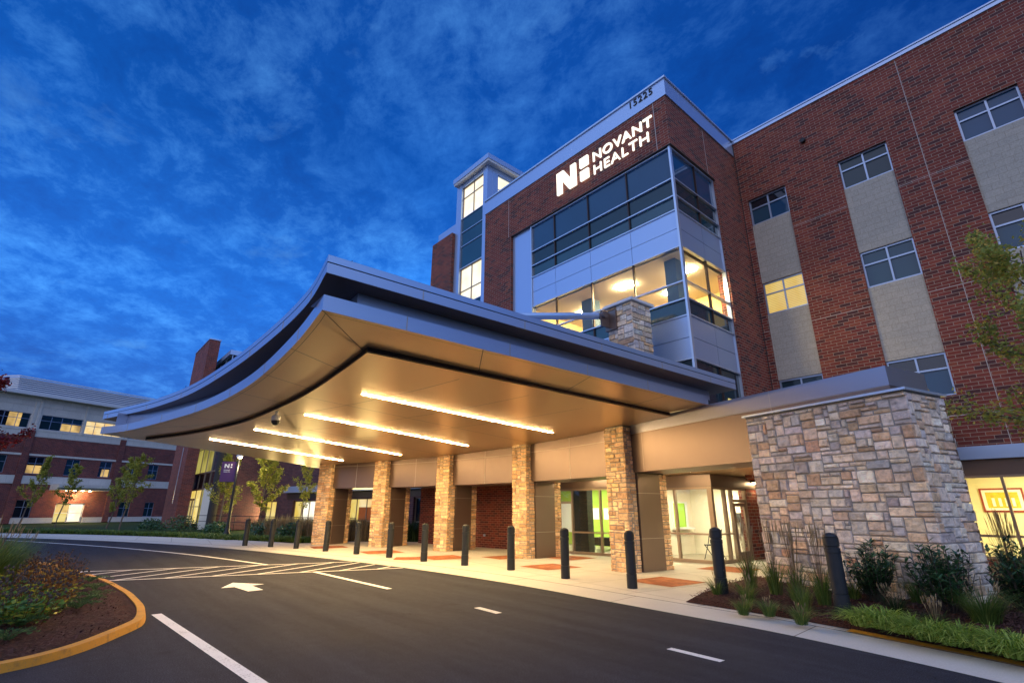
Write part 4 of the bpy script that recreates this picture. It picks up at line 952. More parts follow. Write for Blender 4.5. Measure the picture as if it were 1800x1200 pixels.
mb = MB(); mb.quad(EF.p(.03, .05, -.05), EF.p(2.45, .05, -.05), EF.p(2.45, 2.12, -.05), EF.p(.03, 2.12, -.05)); mb.quad(ES.p(.0, .05, -.05), ES.p(2.15, .05, -.05), ES.p(2.15, 2.12, -.05), ES.p(.0, 2.12, -.05)); mb.build('pane', 'glass_clear', fo)
mb = MB(); EF.box(mb, 0, 2.52, 2.14, 2.50, -.2, .02); ES.box(mb, 0, 3.4, 2.14, 2.50, -.2, .02); mb.build('band', 'bronze', ent)
mb = MB(); ES.box(mb, 1.33, 1.42, .06, 1.70, -.075, -.02); ES.box(mb, 2.03, 2.11, .06, 1.70, -.075, -.02); ES.box(mb, 1.42, 2.03, .06, .30, -.075, -.02); ES.box(mb, 1.42, 2.03, 1.60, 1.70, -.075, -.02); do = mb.build('door', 'alu_bronze', ent)
mb = MB(); mb.tube([ES.p(1.47, .75, .05), ES.p(1.47, 1.15, .05)], .012, 8); mb.tube([ES.p(1.47, 1.1, .05), ES.p(1.47, 1.1, -.03)], .01, 6); mb.tube([ES.p(1.47, .8, .05), ES.p(1.47, .8, -.03)], .01, 6); mb.build('handle', 'alu', do)
mb = MB(); mb.box(-17.6, -7.72, 14.3, 18.4, .034, .04); mb.build('floor', 'floor_tile', ent)
mb = MB()   # cream room
mb.quad((-10.2, 14.6, .04), (-10.2, 16.35, .04), (-10.2, 16.35, 2.45), (-10.2, 14.6, 2.45))
mb.quad((-10.2, 17.2, .04), (-10.2, 17.6, .04), (-10.2, 17.6, 2.45), (-10.2, 17.2, 2.45))
mb.quad((-10.2, 16.35, .04), (-10.2, 17.2, .04), (-10.2, 17.2, .92), (-10.2, 16.35, .92)); mb.quad((-10.2, 16.35, 1.72), (-10.2, 17.2, 1.72), (-10.2, 17.2, 2.45), (-10.2, 16.35, 2.45))
mb.quad((-10.2, 17.6, .04), (-7.75, 17.6, .04), (-7.75, 17.6, 2.45), (-10.2, 17.6, 2.45)); mb.quad((-10.2, 14.5, 2.20), (-7.75, 14.5, 2.20), (-7.75, 17.6, 2.20), (-10.2, 17.6, 2.20))
mb.build('interior_wall', 'cream_wall', ent)
mb = MB(); mb.box(-10.22, -10.15, 16.29, 16.35, .90, 1.78); mb.box(-10.22, -10.15, 17.2, 17.26, .90, 1.78); mb.box(-10.22, -10.15, 16.35, 17.2, 1.72, 1.78); mb.box(-10.25, -9.95, 16.2, 17.3, .86, .92); mb.build('service_window', 'white_trim', ent)
for b in ((-9.9, -9.2, 15.1, 15.4, 2.17, 2.195), (-8.8, -8.1, 16.6, 16.9, 2.17, 2.195)):
    mb = MB(); mb.box(*b); mb.build('interior_light', 'panel_light', ent)
# green waiting room
GF = Plane(-13.6, 14.02, 3.4, .40)
mb = MB()
for x in (0, .72, 1.9, 2.40, 3.37): GF.box(mb, x, x + .06, .04, 2.2, -.1, 0)
GF.box(mb, .06, 3.37, .04, .12, -.1, 0); GF.box(mb, .78, 3.37, .72, .77, -.09, -.004); GF.box(mb, .06, 3.37, 2.14, 2.20, -.1, 0); GF.box(mb, .06, .72, 1.70, 1.78, -.09, -.004)
fo = mb.build('waiting_room_frame', 'alu_bronze', ent)
mb = MB(); mb.quad(GF.p(0.03, .05, -.05), GF.p(3.4, .05, -.05), GF.p(3.4, 2.18, -.05), GF.p(0.03, 2.18, -.05)); mb.build('pane', 'glass_clear', fo)
mb = MB(); GF.box(mb, 0, 3.42, 2.2, 2.5, -.2, .03); mb.build('band', 'bronze', ent)
mb = MB(); mb.quad((-17.6, 17.8, .04), (-10.25, 17.8, .04), (-10.25, 17.8, 2.5), (-17.6, 17.8, 2.5)); mb.quad((-10.25, 17.8, .04), (-10.25, 17.2, .04), (-10.25, 17.2, 2.5), (-10.25, 17.8, 2.5)); mb.quad((-17.6, 14.1, .04), (-17.6, 17.8, .04), (-17.6, 17.8, 2.5), (-17.6, 14.1, 2.5)); mb.build('green_wall', 'green_wall', ent)
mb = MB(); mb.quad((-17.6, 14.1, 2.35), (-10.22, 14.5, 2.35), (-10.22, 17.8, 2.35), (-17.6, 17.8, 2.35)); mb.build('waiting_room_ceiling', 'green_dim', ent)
for b in ((-14.9, -14.2, 16.0, 16.3, 2.30, 2.34), (-12.4, -11.7, 16.6, 16.9, 2.30, 2.34)):
    mb = MB(); mb.box(*b); mb.build('interior_light', 'panel_green_room', ent)
mb = MB(); mb.box(-13.12, -12.42, 14.45, 14.75, .04, 2.3); mb.build('interior_dark_block', 'dark_interior', ent)  # dark upright block behind the glass, seen as a dark band
mb = MB(); mb.box(-13.75, -13.35, 17.0, 17.76, .3, 1.9); mb.build('bright_screen', 'panel_light', ent) if False else None
for x in (-15.0, -14.38):
    mb = MB(); mb.box(x, x + .36, 17.765, 17.785, 1.10, 1.55); tag(mb.build('wall_notice', 'white_paper'), 'white paper notice on the green wall, %s one' % ('left' if x < -14.6 else 'right'), 'notice')
wbd = MB(); wbd.box(-16.9, -16.2, 17.76, 17.785, .55, 1.75); tag(wbd.build('bright_door_panel', 'white_paper'), 'white panel standing in for a bright door of the waiting room, seen beside a stone column', 'board')  # plain white panel put in place of the brightly lit door
bn = thing('waiting_bench', (-13.0, 16.4, 0), 'low dark upholstered bench against the green wall', 'bench')
mb = MB(); mb.box(-13.7, -12.3, 16.1, 16.65, .20, .48); mb.build('seat', 'dark_interior', bn)
for x, y in ((-13.65, 16.15), (-12.4, 16.15), (-13.65, 16.55), (-12.4, 16.55)):
    mb = MB(); mb.box(x, x + .05, y, y + .05, .04, .22); mb.build('leg', 'alu', bn)
# folding stool behind the side glass
st_ = thing('folding_chair', (-8.6, 16.2, 0), 'black folding chair standing inside the glass vestibule', 'chair')
mb = MB(); mb.box(-8.82, -8.42, 15.75, 16.12, .44, .47); mb.build('seat', 'black_plastic', st_)
mb = MB(); mb.box(-8.80, -8.44, 16.20, 16.23, .72, .90); mb.build('backrest', 'black_plastic', st_)
for x in (-8.82, -8.42):
    mb = MB(); mb.tube([(x, 15.70, .04), (x, 16.0, .46), (x, 16.22, .92)], .014, 6); mb.build('leg', 'black_metal', st_)
    mb = MB(); mb.tube([(x, 16.28, .04), (x, 15.78, .47)], .014, 6); mb.build('leg', 'black_metal', st_)
tb = thing('wall_telephone', (-8.3, 17.55, 1.1), 'black wall telephone on the cream wall inside the vestibule', 'telephone')
mb = MB(); mb.box(-8.55, -8.38, 17.5, 17.6, 1.10, 1.40); mb.build('body', 'black_plastic', tb); mb = MB(); mb.box(-8.60, -8.56, 17.46, 17.54, 1.12, 1.38); mb.build('handset', 'black_plastic', tb)
al = MB(); al.box(-7.95, -7.85, 17.54, 17.6, 1.2, 1.34); tag(al.build('alarm_box', 'red_wall'), 'small red alarm box on the cream wall inside the vestibule', 'alarm box')
mb = MB(); ES.box(mb, 2.22, 3.5, .03, 2.14, -.25, .0); mb.build('brick_return', 'brick', ent)
# brick wall behind columns
BW = Plane(-21.5, 13.12, 7.9, .98)
mb = MB(); BW.box(mb, 0, 7.95, .03, 2.6, -.3, 0); mb.build('brick_wall', 'brick_dark_red', ent)
mb = MB(); mb.tube([BW.p(4.3, .5, .02), BW.p(4.3, .5, .07)], .05, 10); mb.build('wall_hydrant', 'alu', ent)
wl = thing('wall_lamp', (-7.6, 17.3, 2.4), 'black wall lamp with bright downlight above the side door', 'lamp')
mb = MB(); mb.box(-7.70, -7.50, 17.10, 17.45, 2.33, 2.48); mb.build('housing', 'black_metal', wl)
mb = MB(); mb.box(-7.68, -7.52, 17.14, 17.40, 2.30, 2.332); mb.build('lens', 'down_light', wl)
# painting in the right hand room
pt = thing('wall_painting', (-2.9, 21.9, 1.6), 'framed orange painting with a red border on the yellow wall', 'painting')
pz = Plane(-2.98, 0, 0, 1)
PB = Plane(-3.0, 21.98, 1, 0)
mb = MB(); PB.box(mb, .25, 1.25, 1.45, 2.15, 0, .03); mb.build('frame', 'painting_red', pt)
mb = MB(); PB.box(mb, .30, 1.20, 1.50, 2.10, .03, .034); mb.build('mount', 'white_paper', pt)
mb = MB(); PB.box(mb, .38, 1.12, 1.57, 2.03, .034, .038); mb.build('picture', 'painting_field', pt)
mb = MB()
for k in range(4): PB.box(mb, .50 + k * .15, .57 + k * .15, 1.62, 1.86, .038, .041)
mb.build('figures', 'white_paper', pt)

# ================================================================== BIG STONE WALL
sw = thing('stone_wall', (-3, 10, 0), 'massive rectangular stone wall of grey and tan ashlar at the end of the portico', 'stone wall')
SF = Plane(-1.73, 9.55, math.cos(R(14.3)), -math.sin(R(14.3)))
LW = 2.92; DW = 1.15
mb = MB(); SF.box(mb, -LW, -.04, .0, 3.26, -DW, -.04); mb.build('core', 'mortar', sw)
mb = MB(); stones(mb, SF, -LW, 0, .06, 3.24, -.045, 11, PAL + PAL + [(.36, .27, .20), (.33, .22, .16)], .088, .070, .042, .17, 4); mb.build('stone_front', 'stone', sw)
S2 = Plane(*SF.p(-.04, 0, 0)[:2], -SF.n[0], -SF.n[1]); mb = MB(); stones(mb, S2, .02, DW, .06, 3.24, 0, 12, PAL + [(.42, .30, .22)], .088, .070, .030, .14, 4); mb.build('stone_side', 'stone', sw)
S3 = Plane(*SF.p(-LW + .04, 0, 0)[:2], SF.n[0], SF.n[1]); mb = MB(); stones(mb, S3, -DW, -.02, .06, 3.24, 0, 13, PAL, .10, .074, .04, .08, 4); mb.build('stone_side', 'stone', sw)
S4 = Plane(*SF.p(0, 0, -DW)[:2], -SF.u[0], -SF.u[1]); mb = MB(); stones(mb, S4, .0, LW, .06, 3.24, 0, 14, PAL, .13, .09, .04, .08, 4); mb.build('stone_back', 'stone', sw)
mb = MB(); SF.box(mb, -LW - .03, .03, 3.262, 3.30, -DW - .03, .05); mb.build('coping', 'panel_edge', sw)

# ================================================================== BOLLARDS
BOL = [(-24.43, 6.54), (-23.08, 7.16), (-21.5, 7.63), (-19.43, 7.97), (-17.59, 8.31), (-15.73, 8.56), (-13.93, 8.73), (-12.26, 9.01), (-10.58, 9.24), (-8.55, 9.10), (-6.68, 9.02), (-4.72, 8.85), (-2.82, 8.55)]
def make_bollard():
    t = thing('bollard', (0, 0, 0), 'x', 'bollard', 'bollards lined up along the kerb')
    r_ = .098
    mb = MB(); mb.lathe(0, 0, [(r_ + .004, 0), (r_ + .004, .26), (r_ - .006, .265), (r_ - .006, .275), (r_, .28), (r_, .80), (r_ + .006, .805), (r_ + .006, .86), (r_ - .008, .868), (r_ - .008, .885), (r_ + .004, .893), (r_ + .004, 1.0)], 24); mb.build('post', 'bollard_paint', t)
    mb = MB(); mb.lathe(0, 0, [(r_ + .002, 1.0), (r_ - .008, 1.03), (r_ - .035, 1.052), (r_ - .07, 1.065), (.004, 1.068)], 24); mb.build('cap', 'bollard_paint', t, True)
    return t
bproto = make_bollard()
BLAB = ['black bollard farthest left, before the planted shrubs', 'black bollard second from the left, beside the dark grasses', 'black bollard third from the left, just left of the first stone column', 'black bollard standing before the first column from the left', 'black bollard between the first and second columns from the left', 'black bollard before the second column from the left',
        'black bollard between the second and third columns from the left', 'black bollard just right of the third column from the left', 'black bollard before the left edge of the fourth column', 'black bollard before the green waiting room window', 'black bollard before the nearest stone column', 'black bollard at the corner of the mulch bed, before the vestibule', 'nearest black bollard, in the mulch before the big stone wall']
for i, (x, y) in enumerate(BOL):
    o = bproto if i == 0 else copy_tree(bproto)
    o.location = (x, y, .03 if i < 11 else bedz(x, y) - .03); o['label'] = BLAB[i]; o.rotation_euler.z = i * .7

# ================================================================== LEFT BRICK BUILDING
lb = thing('brick_office_building', (-76, 2, 0), 'three storey brick and cream building with white ribbed roof screen at far left', 'building')
LBP = Plane(-74.405, -1.740, -.371, .928); S0, S1 = -9.0, 17.0
wlow = [(-.87, .53), (2.45, 3.75), (5.7, 6.95), (8.6, 10.0), (11.0, 12.2), (-4.6, -2.6)]
gops = [(-.83, .55, .55, 2.3), (2.55, 5.25, .05, 2.0), (-4.4, -2.5, .55, 2.3), (8.7, 9.9, .55, 2.2), (11.5, 12.6, .55, 2.2)]
mb = MB(); LBP.wall(mb, S0, S1, .55, 3.9, gops, .25); LBP.wall(mb, S0, S1, 4.72, 6.75, [(a, b, 4.93, 6.66) for a, b in wlow], .22); LBP.wall(mb, S0, S1, 6.95, 8.72, [], .2)
mb.build('brick_wall', 'brick_far', lb)
mb = MB(); LBP.wall(mb, S0, S1, 0, .55, [(2.55, 5.25, -.1, .6)], .25, .05); LBP.box(mb, S0, S1, 3.9, 4.72, -.2, .06); LBP.box(mb, S0, S1, 6.75, 6.95, -.2, .06)
w3 = [(-4.9, -1.72), (-.80, 3.0), (3.32, 7.1), (7.9, 11.6), (12.4, 16)]
LBP.wall(mb, S0, S1, 8.72, 12.8, [(a, b, 9.55, 11.05) for a, b in w3], .22, .02); mb.build('precast_wall', 'precast_far', lb)
for a, b in ((-1.6, -.98), (7.2, 7.8), (16.2, 16.8), (-10.2, -9.6)):
    mb = MB(); LBP.box(mb, a, b, 0, 9.3, 0, .12); mb.build('brick_pilaster', 'brick_far', lb)
mb = MB()
for a, b in ((-1.6, -1.38), (-1.2, -.98), (3.05, 3.27), (7.2, 7.42), (7.58, 7.8)): LBP.box(mb, a, b, 9.35, 12.7, 0, .10)
for z in (11.9, 12.35, 9.32): LBP.box(mb, S0, S1, z, z + .04, 0, .06)
mb.build('pilaster_trim', 'precast_far', lb)
mb = MB(); LBP.box(mb, S0, S1 + .8, 12.82, 13.15, -1, 1.0); mb.build('roof_eave', 'white_trim', lb)
mb = MB()   # ribbed mechanical screen
k = 0; z = 13.15
while z < 14.95:
    LBP.box(mb, -3.3 + (0), S1 + .5, z, z + .11, -.6 - (z - 13.15) * .25, -.5 - (z - 13.15) * .25)
    mb.hexa([LBP.p(-3.3, z, -.5 - (z - 13.15) * .25), LBP.p(-3.3, z, -.62 - (z - 13.15) * .25), LBP.p(-4.4, z, -4.2), LBP.p(-4.5, z, -4.1), LBP.p(-3.3, z + .11, -.5 - (z - 13.15) * .25), LBP.p(-3.3, z + .11, -.62 - (z - 13.15) * .25), LBP.p(-4.4, z + .11, -4.2), LBP.p(-4.5, z + .11, -4.1)])
    z += .22
mb.build('roof_screen', 'white_trim', lb)
mb = MB(); mb.hexa([LBP.p(-3.25, 13.15, -.75), LBP.p(S1 + .4, 13.15, -.75), LBP.p(S1 + .4, 13.15, -6), LBP.p(-4.3, 13.15, -6), LBP.p(-3.25, 14.85, -1.1), LBP.p(S1 + .4, 14.85, -1.1), LBP.p(S1 + .4, 14.85, -6), LBP.p(-4.3, 14.85, -6)]); mb.build('roof_core', 'alu', lb)
mb = MB(); LBP.box(mb, S0, S1, 0, 12.8, -12, -.4); mb.build('building_mass', 'dark_interior', lb)
for (a, b) in wlow:
    mt = {-.87: [(0, 1, .5, 1, 'glass_dark'), (.05, .95, 0, .5, 'lit_far')], 5.7: [(0, 1, .5, 1, 'glass_dark'), (.3, .9, 0, .5, 'lit_far'), (0, .3, 0, .5, 'glass_dark')]}.get(a)
    window(LBP, a, b, 4.93, 6.66, -.12, lb, 'alu', 'glass_teal', 2, .62, .05, panes=mt)
for i, (a, b) in enumerate(w3):
    pn = [None, [(0, .5, 0, 1, 'glass_teal'), (.5, 1, .55, 1, 'glass_teal'), (.5, 1, 0, .55, 'lit_far')], [(0, 1, 0, 1, 'lit_warm')], None, None][i]
    if i == 0: pn = [(0, .45, 0, 1, 'glass_dark'), (.45, .78, 0, 1, 'lit_far'), (.78, 1, 0, 1, 'glass_teal')]
    window(LBP, a, b, 9.55, 11.05, -.12, lb, 'alu', 'glass_teal', 4 if b - a > 3.5 else 3, .62, .05, panes=pn)
for (a, b, z0, z1) in gops:
    if a == 2.55: continue
    window(LBP, a, b, z0, z1, -.12, lb, 'alu', 'glass_dark' if a < 0 else 'glass_teal', 2, .6, .05)
# entrance recess with glow
mb = MB(); LBP.box(mb, 2.55, 2.67, .05, 2.0, -.3, -.15); LBP.box(mb, 3.85, 3.95, .05, 2.0, -.3, -.15); LBP.box(mb, 5.13, 5.25, .05, 2.0, -.3, -.15); LBP.box(mb, 2.67, 5.13, .98, 1.05, -.29, -.16); LBP.box(mb, 2.67, 5.13, 1.93, 2.0, -.29, -.16); eo = mb.build('entrance_frame', 'white_trim', lb)
for a, b, z0, z1, mt in ((2.67, 3.85, .1, .98, 'lit_yellow'), (2.67, 3.85, 1.05, 1.93, 'lit_far'), (3.95, 5.13, .1, 1.93, 'lit_tower')):
    mb = MB(); LBP.box(mb, a, b, z0, z1, -.36, -.27); mb.build('pane', mt, eo)
mb = MB(); LBP.box(mb, 1.6, 6.6, 3.35, 3.6, -.1, 1.6); LBP.box(mb, 1.6, 6.6, 3.6, 3.95, -.1, 1.9); mb.build('entrance_canopy_roof', 'precast_far', lb)
for a in (2.9, 3.6, 4.3, 5.0):
    mb = MB(); LBP.box(mb, a, a + .18, 3.30, 3.35, .5, .68); mb.build('entrance_light', 'down_light', lb)
lp_ = bpy.data.lights.new('entrance_glow', 'POINT'); lp_.energy = 320; lp_.color = (1, .72, .3); lp_.shadow_soft_size = .3; lo = bpy.data.objects.new('entrance_glow', lp_); COL.objects.link(lo); lo.location = LBP.p(4, 2.9, .9)

# ================================================================== BLADE TOWER + FAR WING
bt = thing('brick_blade_building', (-50, 9, 0), 'tall brick blade wall with glass stairwell and dark brick wing beyond the canopy', 'building')
BT = Plane(0, 7.8, 1, 0)
mb = MB(); mb.box(-56.0, -49.85, 7.8, 8.65, 0, 15.85); mb.build('brick_blade', 'brick_far', bt)
mb = MB(); BT.box(mb, -52.05, -51.93, 1.9, 6.5, 0, .03); BT.box(mb, -52.05, -51.93, 7.0, 9, 0, .03); mb.build('light_reveal', 'panel_edge', bt)
mb = MB(); mb.box(-56.05, -49.80, 7.75, 8.70, 15.85, 15.95); mb.build('coping', 'panel', bt)
SG = Plane(0, 9.2, 1, 0)
mb = MB(); mb.box(-56, -47.0, 9.4, 18, 0, 13.9); mb.box(-47.0, -43.62, 9.4, 18, 0, 9.4); mb.build('stair_core', 'brick_dark_purple', bt)
for i, (z0, z1, mt) in enumerate(((.3, 3.0, 'lit_stair'), (3.0, 4.3, 'glass_dark'), (4.3, 8.5, 'lit_stair'), (8.5, 11.4, 'glass_teal'), (11.4, 14.0, 'glass_teal'))):
    for a, b in ((-53.2, -51.1), (-51.1, -49.0), (-49.0, -46.9), (-46.9, -43.6)):
        if a > -47 and z0 > 8: continue
        m_ = mt if mt != 'lit_stair' or a < -47 else 'spandrel'
        if i == 0 and a < -50: m_ = 'lit_yellow'
        window(SG, a, b, z0, z1, 0, bt, 'alu_bronze' if i < 3 else 'alu', m_, 1, .5 if z1 - z0 > 2 else None, .06, name='stair_window')
mb = MB(); SG.box(mb, -53.2, -46.8, 14.0, 14.4, -5, .2); mb.build('stair_roof', 'panel', bt)
mb = MB()
for a in (-52.6, -51.5):
    SG.box(mb, a, a + .12, .1, 2.3, .02, .1); SG.box(mb, a + .83, a + .95, .1, 2.3, .02, .1); SG.box(mb, a + .12, a + .83, 2.15, 2.3, .02, .1); SG.box(mb, a + .12, a + .83, .1, .35, .02, .1)
mb.build('door', 'white_trim', bt)
mb = MB(); mb.tube([(-43.5, 9.1, 0), (-43.5, 9.1, 11.5)], .30, 20); mb.build('round_column', 'joint_dark', bt)
mb = MB(); mb.hexa([(-46.6, 8.9, 0), (-44.9, 9.4, 0), (-44.9, 9.9, 0), (-46.6, 9.3, 0), (-46.6, 8.9, 3.0), (-44.9, 9.4, 3.0), (-44.9, 9.9, 3.0), (-46.6, 9.3, 3.0)]); mb.build('low_wall', 'cream_wall', bt)
FW = Plane(-47, 12, 23, 4.5)
fwops = [(1.08, 5.2, .35, 2.05), (7.5, 10.4, .35, 2.05), (13.9, 18.0, .35, 2.15), (20.5, 23.0, .35, 2.15)]
mb = MB(); FW.wall(mb, -.4, 26.5, 0, 11.0, fwops, .25); mb.build('wing_wall', 'brick_dark_purple', bt)
mb = MB(); FW.box(mb, -.4, 26.5, 0, 11.0, -6, -.5); mb.build('wing_mass', 'dark_interior', bt)
mb = MB(); FW.box(mb, -.5, 26.6, 11.0, 11.3, -6, .1); mb.build('coping', 'panel', bt)
mb = MB(); FW.box(mb, 6.6, 26.4, 2.62, 3.05, 0, .35); mb.build('canopy_band', 'fascia', bt)
mb = MB(); FW.box(mb, 6.6, 26.4, 2.2, 2.62, -.1, .02); mb.build('window_head_panel', 'step_brown', bt)
for i, (a, b, z0, z1) in enumerate(fwops):
    pn = [[(0, 1, 0, 1, 'lit_yellow')], [(0, .35, 0, 1, 'lit_yellow'), (.35, 1, 0, 1, 'lit_tower')], [(0, .3, 0, 1, 'lit_yellow'), (.3, .62, 0, .7, 'orange'), (.3, .62, .7, 1, 'lit_warm'), (.62, .97, 0, .7, 'red_wall'), (.62, 1, .7, 1, 'lit_warm')], [(0, 1, 0, 1, 'glass_dark')]][i]
    window(FW, a, b, z0, z1, -.15, bt, 'alu_bronze', 'lit_yellow', 4 if i != 1 else 3, .25, .06, panes=pn)
for a in (3.1, 9.0, 16.0):
    l_ = bpy.data.lights.new('window_glow', 'AREA'); l_.energy = 300; l_.color = (1, .76, .3); l_.size = 3; l_.size_y = 1.6; l_.shape = 'RECTANGLE'
    lo = bpy.data.objects.new('window_glow', l_); COL.objects.link(lo); p_ = FW.p(a, 1.3, .25); lo.location = p_; lo.rotation_euler = Vector((FW.n[0], FW.n[1], .12)).to_track_quat('-Z', 'Y').to_euler()
ll_ = bpy.data.lights.new('lamp_glow', 'POINT'); ll_.energy = 260; ll_.color = (1, .80, .42); ll_.shadow_soft_size = .15; lo = bpy.data.objects.new('lamp_glow', ll_); COL.objects.link(lo); lo.location = (-34.5, 8.45, 4.2)
# railing in front of the far windows
rl = thing('railing', FW.p(3, 0, 3.5), 'thin dark railing before the lit windows behind the shrubs', 'railing')
for z in (.62, 1.02):
    mb = MB(); mb.tube([FW.p(.5, z, 3.5), FW.p(20, z, 3.5)], .022, 6); mb.build('rail', 'black_metal', rl)
for a in range(0, 20, 2):
    mb = MB(); mb.tube([FW.p(.5 + a, 0, 3.5), FW.p(.5 + a, 1.04, 3.5)], .022, 6); mb.build('post', 'black_metal', rl)

# street lamp with banner
lm = thing('street_lamp', (-34.7, 8.2, 0), 'tall black lamp post with a purple banner beside the far walkway', 'street lamp')
mb = MB(); mb.lathe(-34.7, 8.2, [(.20, 0), (.20, .10), (.13, .22), (.11, .45), (.085, .6), (.07, 2.5), (.055, 4.4)], 14); mb.build('pole', 'black_metal', lm, True)
mb = MB(); mb.lathe(-34.7, 8.2, [(.09, 4.4), (.16, 4.48), (.18, 4.56), (.10, 4.64), (.02, 4.68)], 16); mb.build('lamp_head', 'white_trim', lm, True)
bn_ = thing('banner', (-34.7, 8.15, 3), 'purple banner with white N mark and lettering hanging on the lamp post', 'banner')
BN = Plane(-35.13, 7.41, .45, .83)
mb = MB(); BN.box(mb, 0, .82, 3.04, 4.22, -.02, 0); mb.build('cloth', 'banner_purple', bn_)
mb = MB()
for z in (3.02, 4.22): mb.tube([BN.p(-.02, z, -.01), BN.p(.95, z, -.01)], .015, 6)
mb.build('arm', 'black_metal', bn_)
mb = MB(); 
for p in ([(.16, 3.84), (.23, 3.84), (.23, 4.08), (.16, 4.08)], [(.36, 3.84), (.43, 3.84), (.43, 4.08), (.36, 4.08)], [(.16, 4.08), (.24, 4.08), (.43, 3.84), (.35, 3.84)]): mb.poly([BN.p(x, z, .004) for x, z in p])
for z in (3.85, 3.99): mb.poly([BN.p(x, zz, .004) for x, zz in ((.50, z), (.59, z), (.59, z + .085), (.50, z + .085))])
mb.build('logo_mark', 'white_paper', bn_)
text_mb('NOVANT', BN, .16, 3.68, .34, .07, .002, .004, .02).build('lettering', 'white_paper', bn_)
text_mb('HEALTH', BN, .16, 3.58, .34, .065, .002, .004, .01).build('lettering', 'white_paper', bn_)

# ================================================================== PLANTS
def leafquad(mb, p, d, l, w, col, n=None):
    """diamond leaf from p along d"""
    d = Vector(d).normalized(); s_ = d.cross(n or Vector((rnd.uniform(-1, 1), rnd.uniform(-1, 1), rnd.uniform(-.2, 1))))
    if s_.length < .01: s_ = d.cross(Vector((1, 0, 0)))
    s_.normalize(); p = Vector(p)
    mb.quad(p, p + d * l * .5 + s_ * w * .5, p + d * l, p + d * l * .5 - s_ * w * .5, col)
def make_tree(name, loc, h, spread, crown0, label, leaf='leaf_yellowgreen', bark='trunk', seed=1, nleaf=2600, lsize=.09, trunk_r=.06, lean=(0, 0), nlimb=14, group=None, up=.9):
    rn = random.Random(seed); t = thing(name, loc, label, 'tree', group); L0 = Vector(loc)
    tr = MB(); tip = L0 + Vector((lean[0], lean[1], h)); k = 7; pts_ = []
    for i in range(k + 1):
        f_ = i / k; pts_.append(L0.lerp(tip, f_) + Vector((rn.uniform(-.04, .04), rn.uniform(-.04, .04), 0)) * h * .3 * (f_ > 0))
    tr.tube(pts_, [trunk_r * (1 - .85 * i / k) for i in range(k + 1)], 7)
    twigs = []
    for b in range(nlimb):
        f_ = crown0 + (1 - crown0) * (b / nlimb) ** .9; base = L0.lerp(tip, f_); a = b * 2.4 + rn.uniform(-.5, .5)
        ln = spread * (1 - .62 * (f_ - crown0) / (1 - crown0)) * rn.uniform(.7, 1.15); d = Vector((math.cos(a), math.sin(a), up * rn.uniform(.6, 1.3))).normalized()
        p = base; pp = [p]; r0_ = trunk_r * .45 * (1 - .6 * f_)
        for s_ in range(4):
            d = (d + Vector((rn.uniform(-.25, .25), rn.uniform(-.25, .25), rn.uniform(-.05, .3)))).normalized(); p = p + d * ln / 4; pp.append(p)
            for q in range(3):
                d2 = (d + Vector((rn.uniform(-1, 1), rn.uniform(-1, 1), rn.uniform(-.5, .8)))).normalized(); e = p + d2 * ln * rn.uniform(.15, .38)
                tr.tube([p, p.lerp(e, .5) + Vector((0, 0, .02)), e], [r0_ * .3, r0_ * .2, .003], 4, cap=False); twigs.append((p, e)) ; twigs.append((p.lerp(e, .4), e))
        tr.tube(pp, [r0_ * (1 - .8 * i / 4) for i in range(5)], 5)
    tr.build('trunk', bark, t)
    cr = MB()
    for i in range(nleaf):
        a, b = twigs[rn.randrange(len(twigs))]; f_ = rn.random() ** .7; p = a.lerp(b, f_) + Vector((rn.gauss(0, .05), rn.gauss(0, .05), rn.gauss(0, .05))) * spread * .8
        d = Vector((rn.uniform(-1, 1), rn.uniform(-1, 1), rn.uniform(-.7, .7)))
        if d.length < .1: continue
        s_ = d.normalized().cross(Vector((rn.uniform(-1, 1), rn.uniform(-1, 1), rn.uniform(-1, 1))));
        if s_.length < .05: continue
        s_.normalize(); l = lsize * rn.uniform(.6, 1.25); d.normalize(); w = l * .55
        cr.quad(p, p + d * l * .45 + s_ * w * .5, p + d * l, p + d * l * .45 - s_ * w * .5, rn.random())
    cr.build('crown', leaf, t); return t
G_ = 'young trees before the far brick building'
make_tree('young_tree', (-63.5, -1.6, 0), 5.6, 1.4, .25, 'thin young tree farthest left before the cream and brick building', seed=3, nleaf=3000, lsize=.15, lean=(.2, .9), group=G_)
make_tree('young_tree', (-59.5, .8, 0), 4.9, 1.2, .3, 'thin young tree just left of the glowing entrance doors', seed=4, nleaf=2400, lsize=.14, lean=(.2, .5), group=G_)
make_tree('young_tree', (-54.0, 3.9, 0), 5.2, 1.4, .22, 'slim green tree just right of the glowing entrance doors', seed=5, nleaf=3600, lsize=.14, lean=(.2, .7), group=G_)
make_tree('young_tree', (-50.0, 4.4, 0), 5.2, 1.6, .25, 'slim staked tree between the entrance doors and the brick blade wall', seed=6, nleaf=3600, lsize=.13, lean=(.1, .5), group=G_)
G2 = 'yellow lit trees below the canopy edge'
make_tree('yellow_tree', (-38.5, 8.6, 0), 4.6, 1.5, .22, 'lit yellow green tree left of the lamp post', seed=7, nleaf=4500, lsize=.12, group=G2)
make_tree('yellow_tree', (-35.6, 10.2, 0), 5.0, 1.7, .25, 'fullest bright yellow tree just right of the lamp post', seed=8, nleaf=7500, lsize=.12, group=G2)
make_tree('yellow_tree', (-34.0, 12.2, 0), 4.8, 1.3, .3, 'sparse green tree behind the second bollard from the left', seed=9, nleaf=2600, lsize=.11, group=G2)
make_tree('yellow_tree', (-33.2, 13.2, 0), 5.0, 1.1, .3, 'thin dark green tree just left of the first stone column', seed=10, nleaf=900, lsize=.11, group=G2)
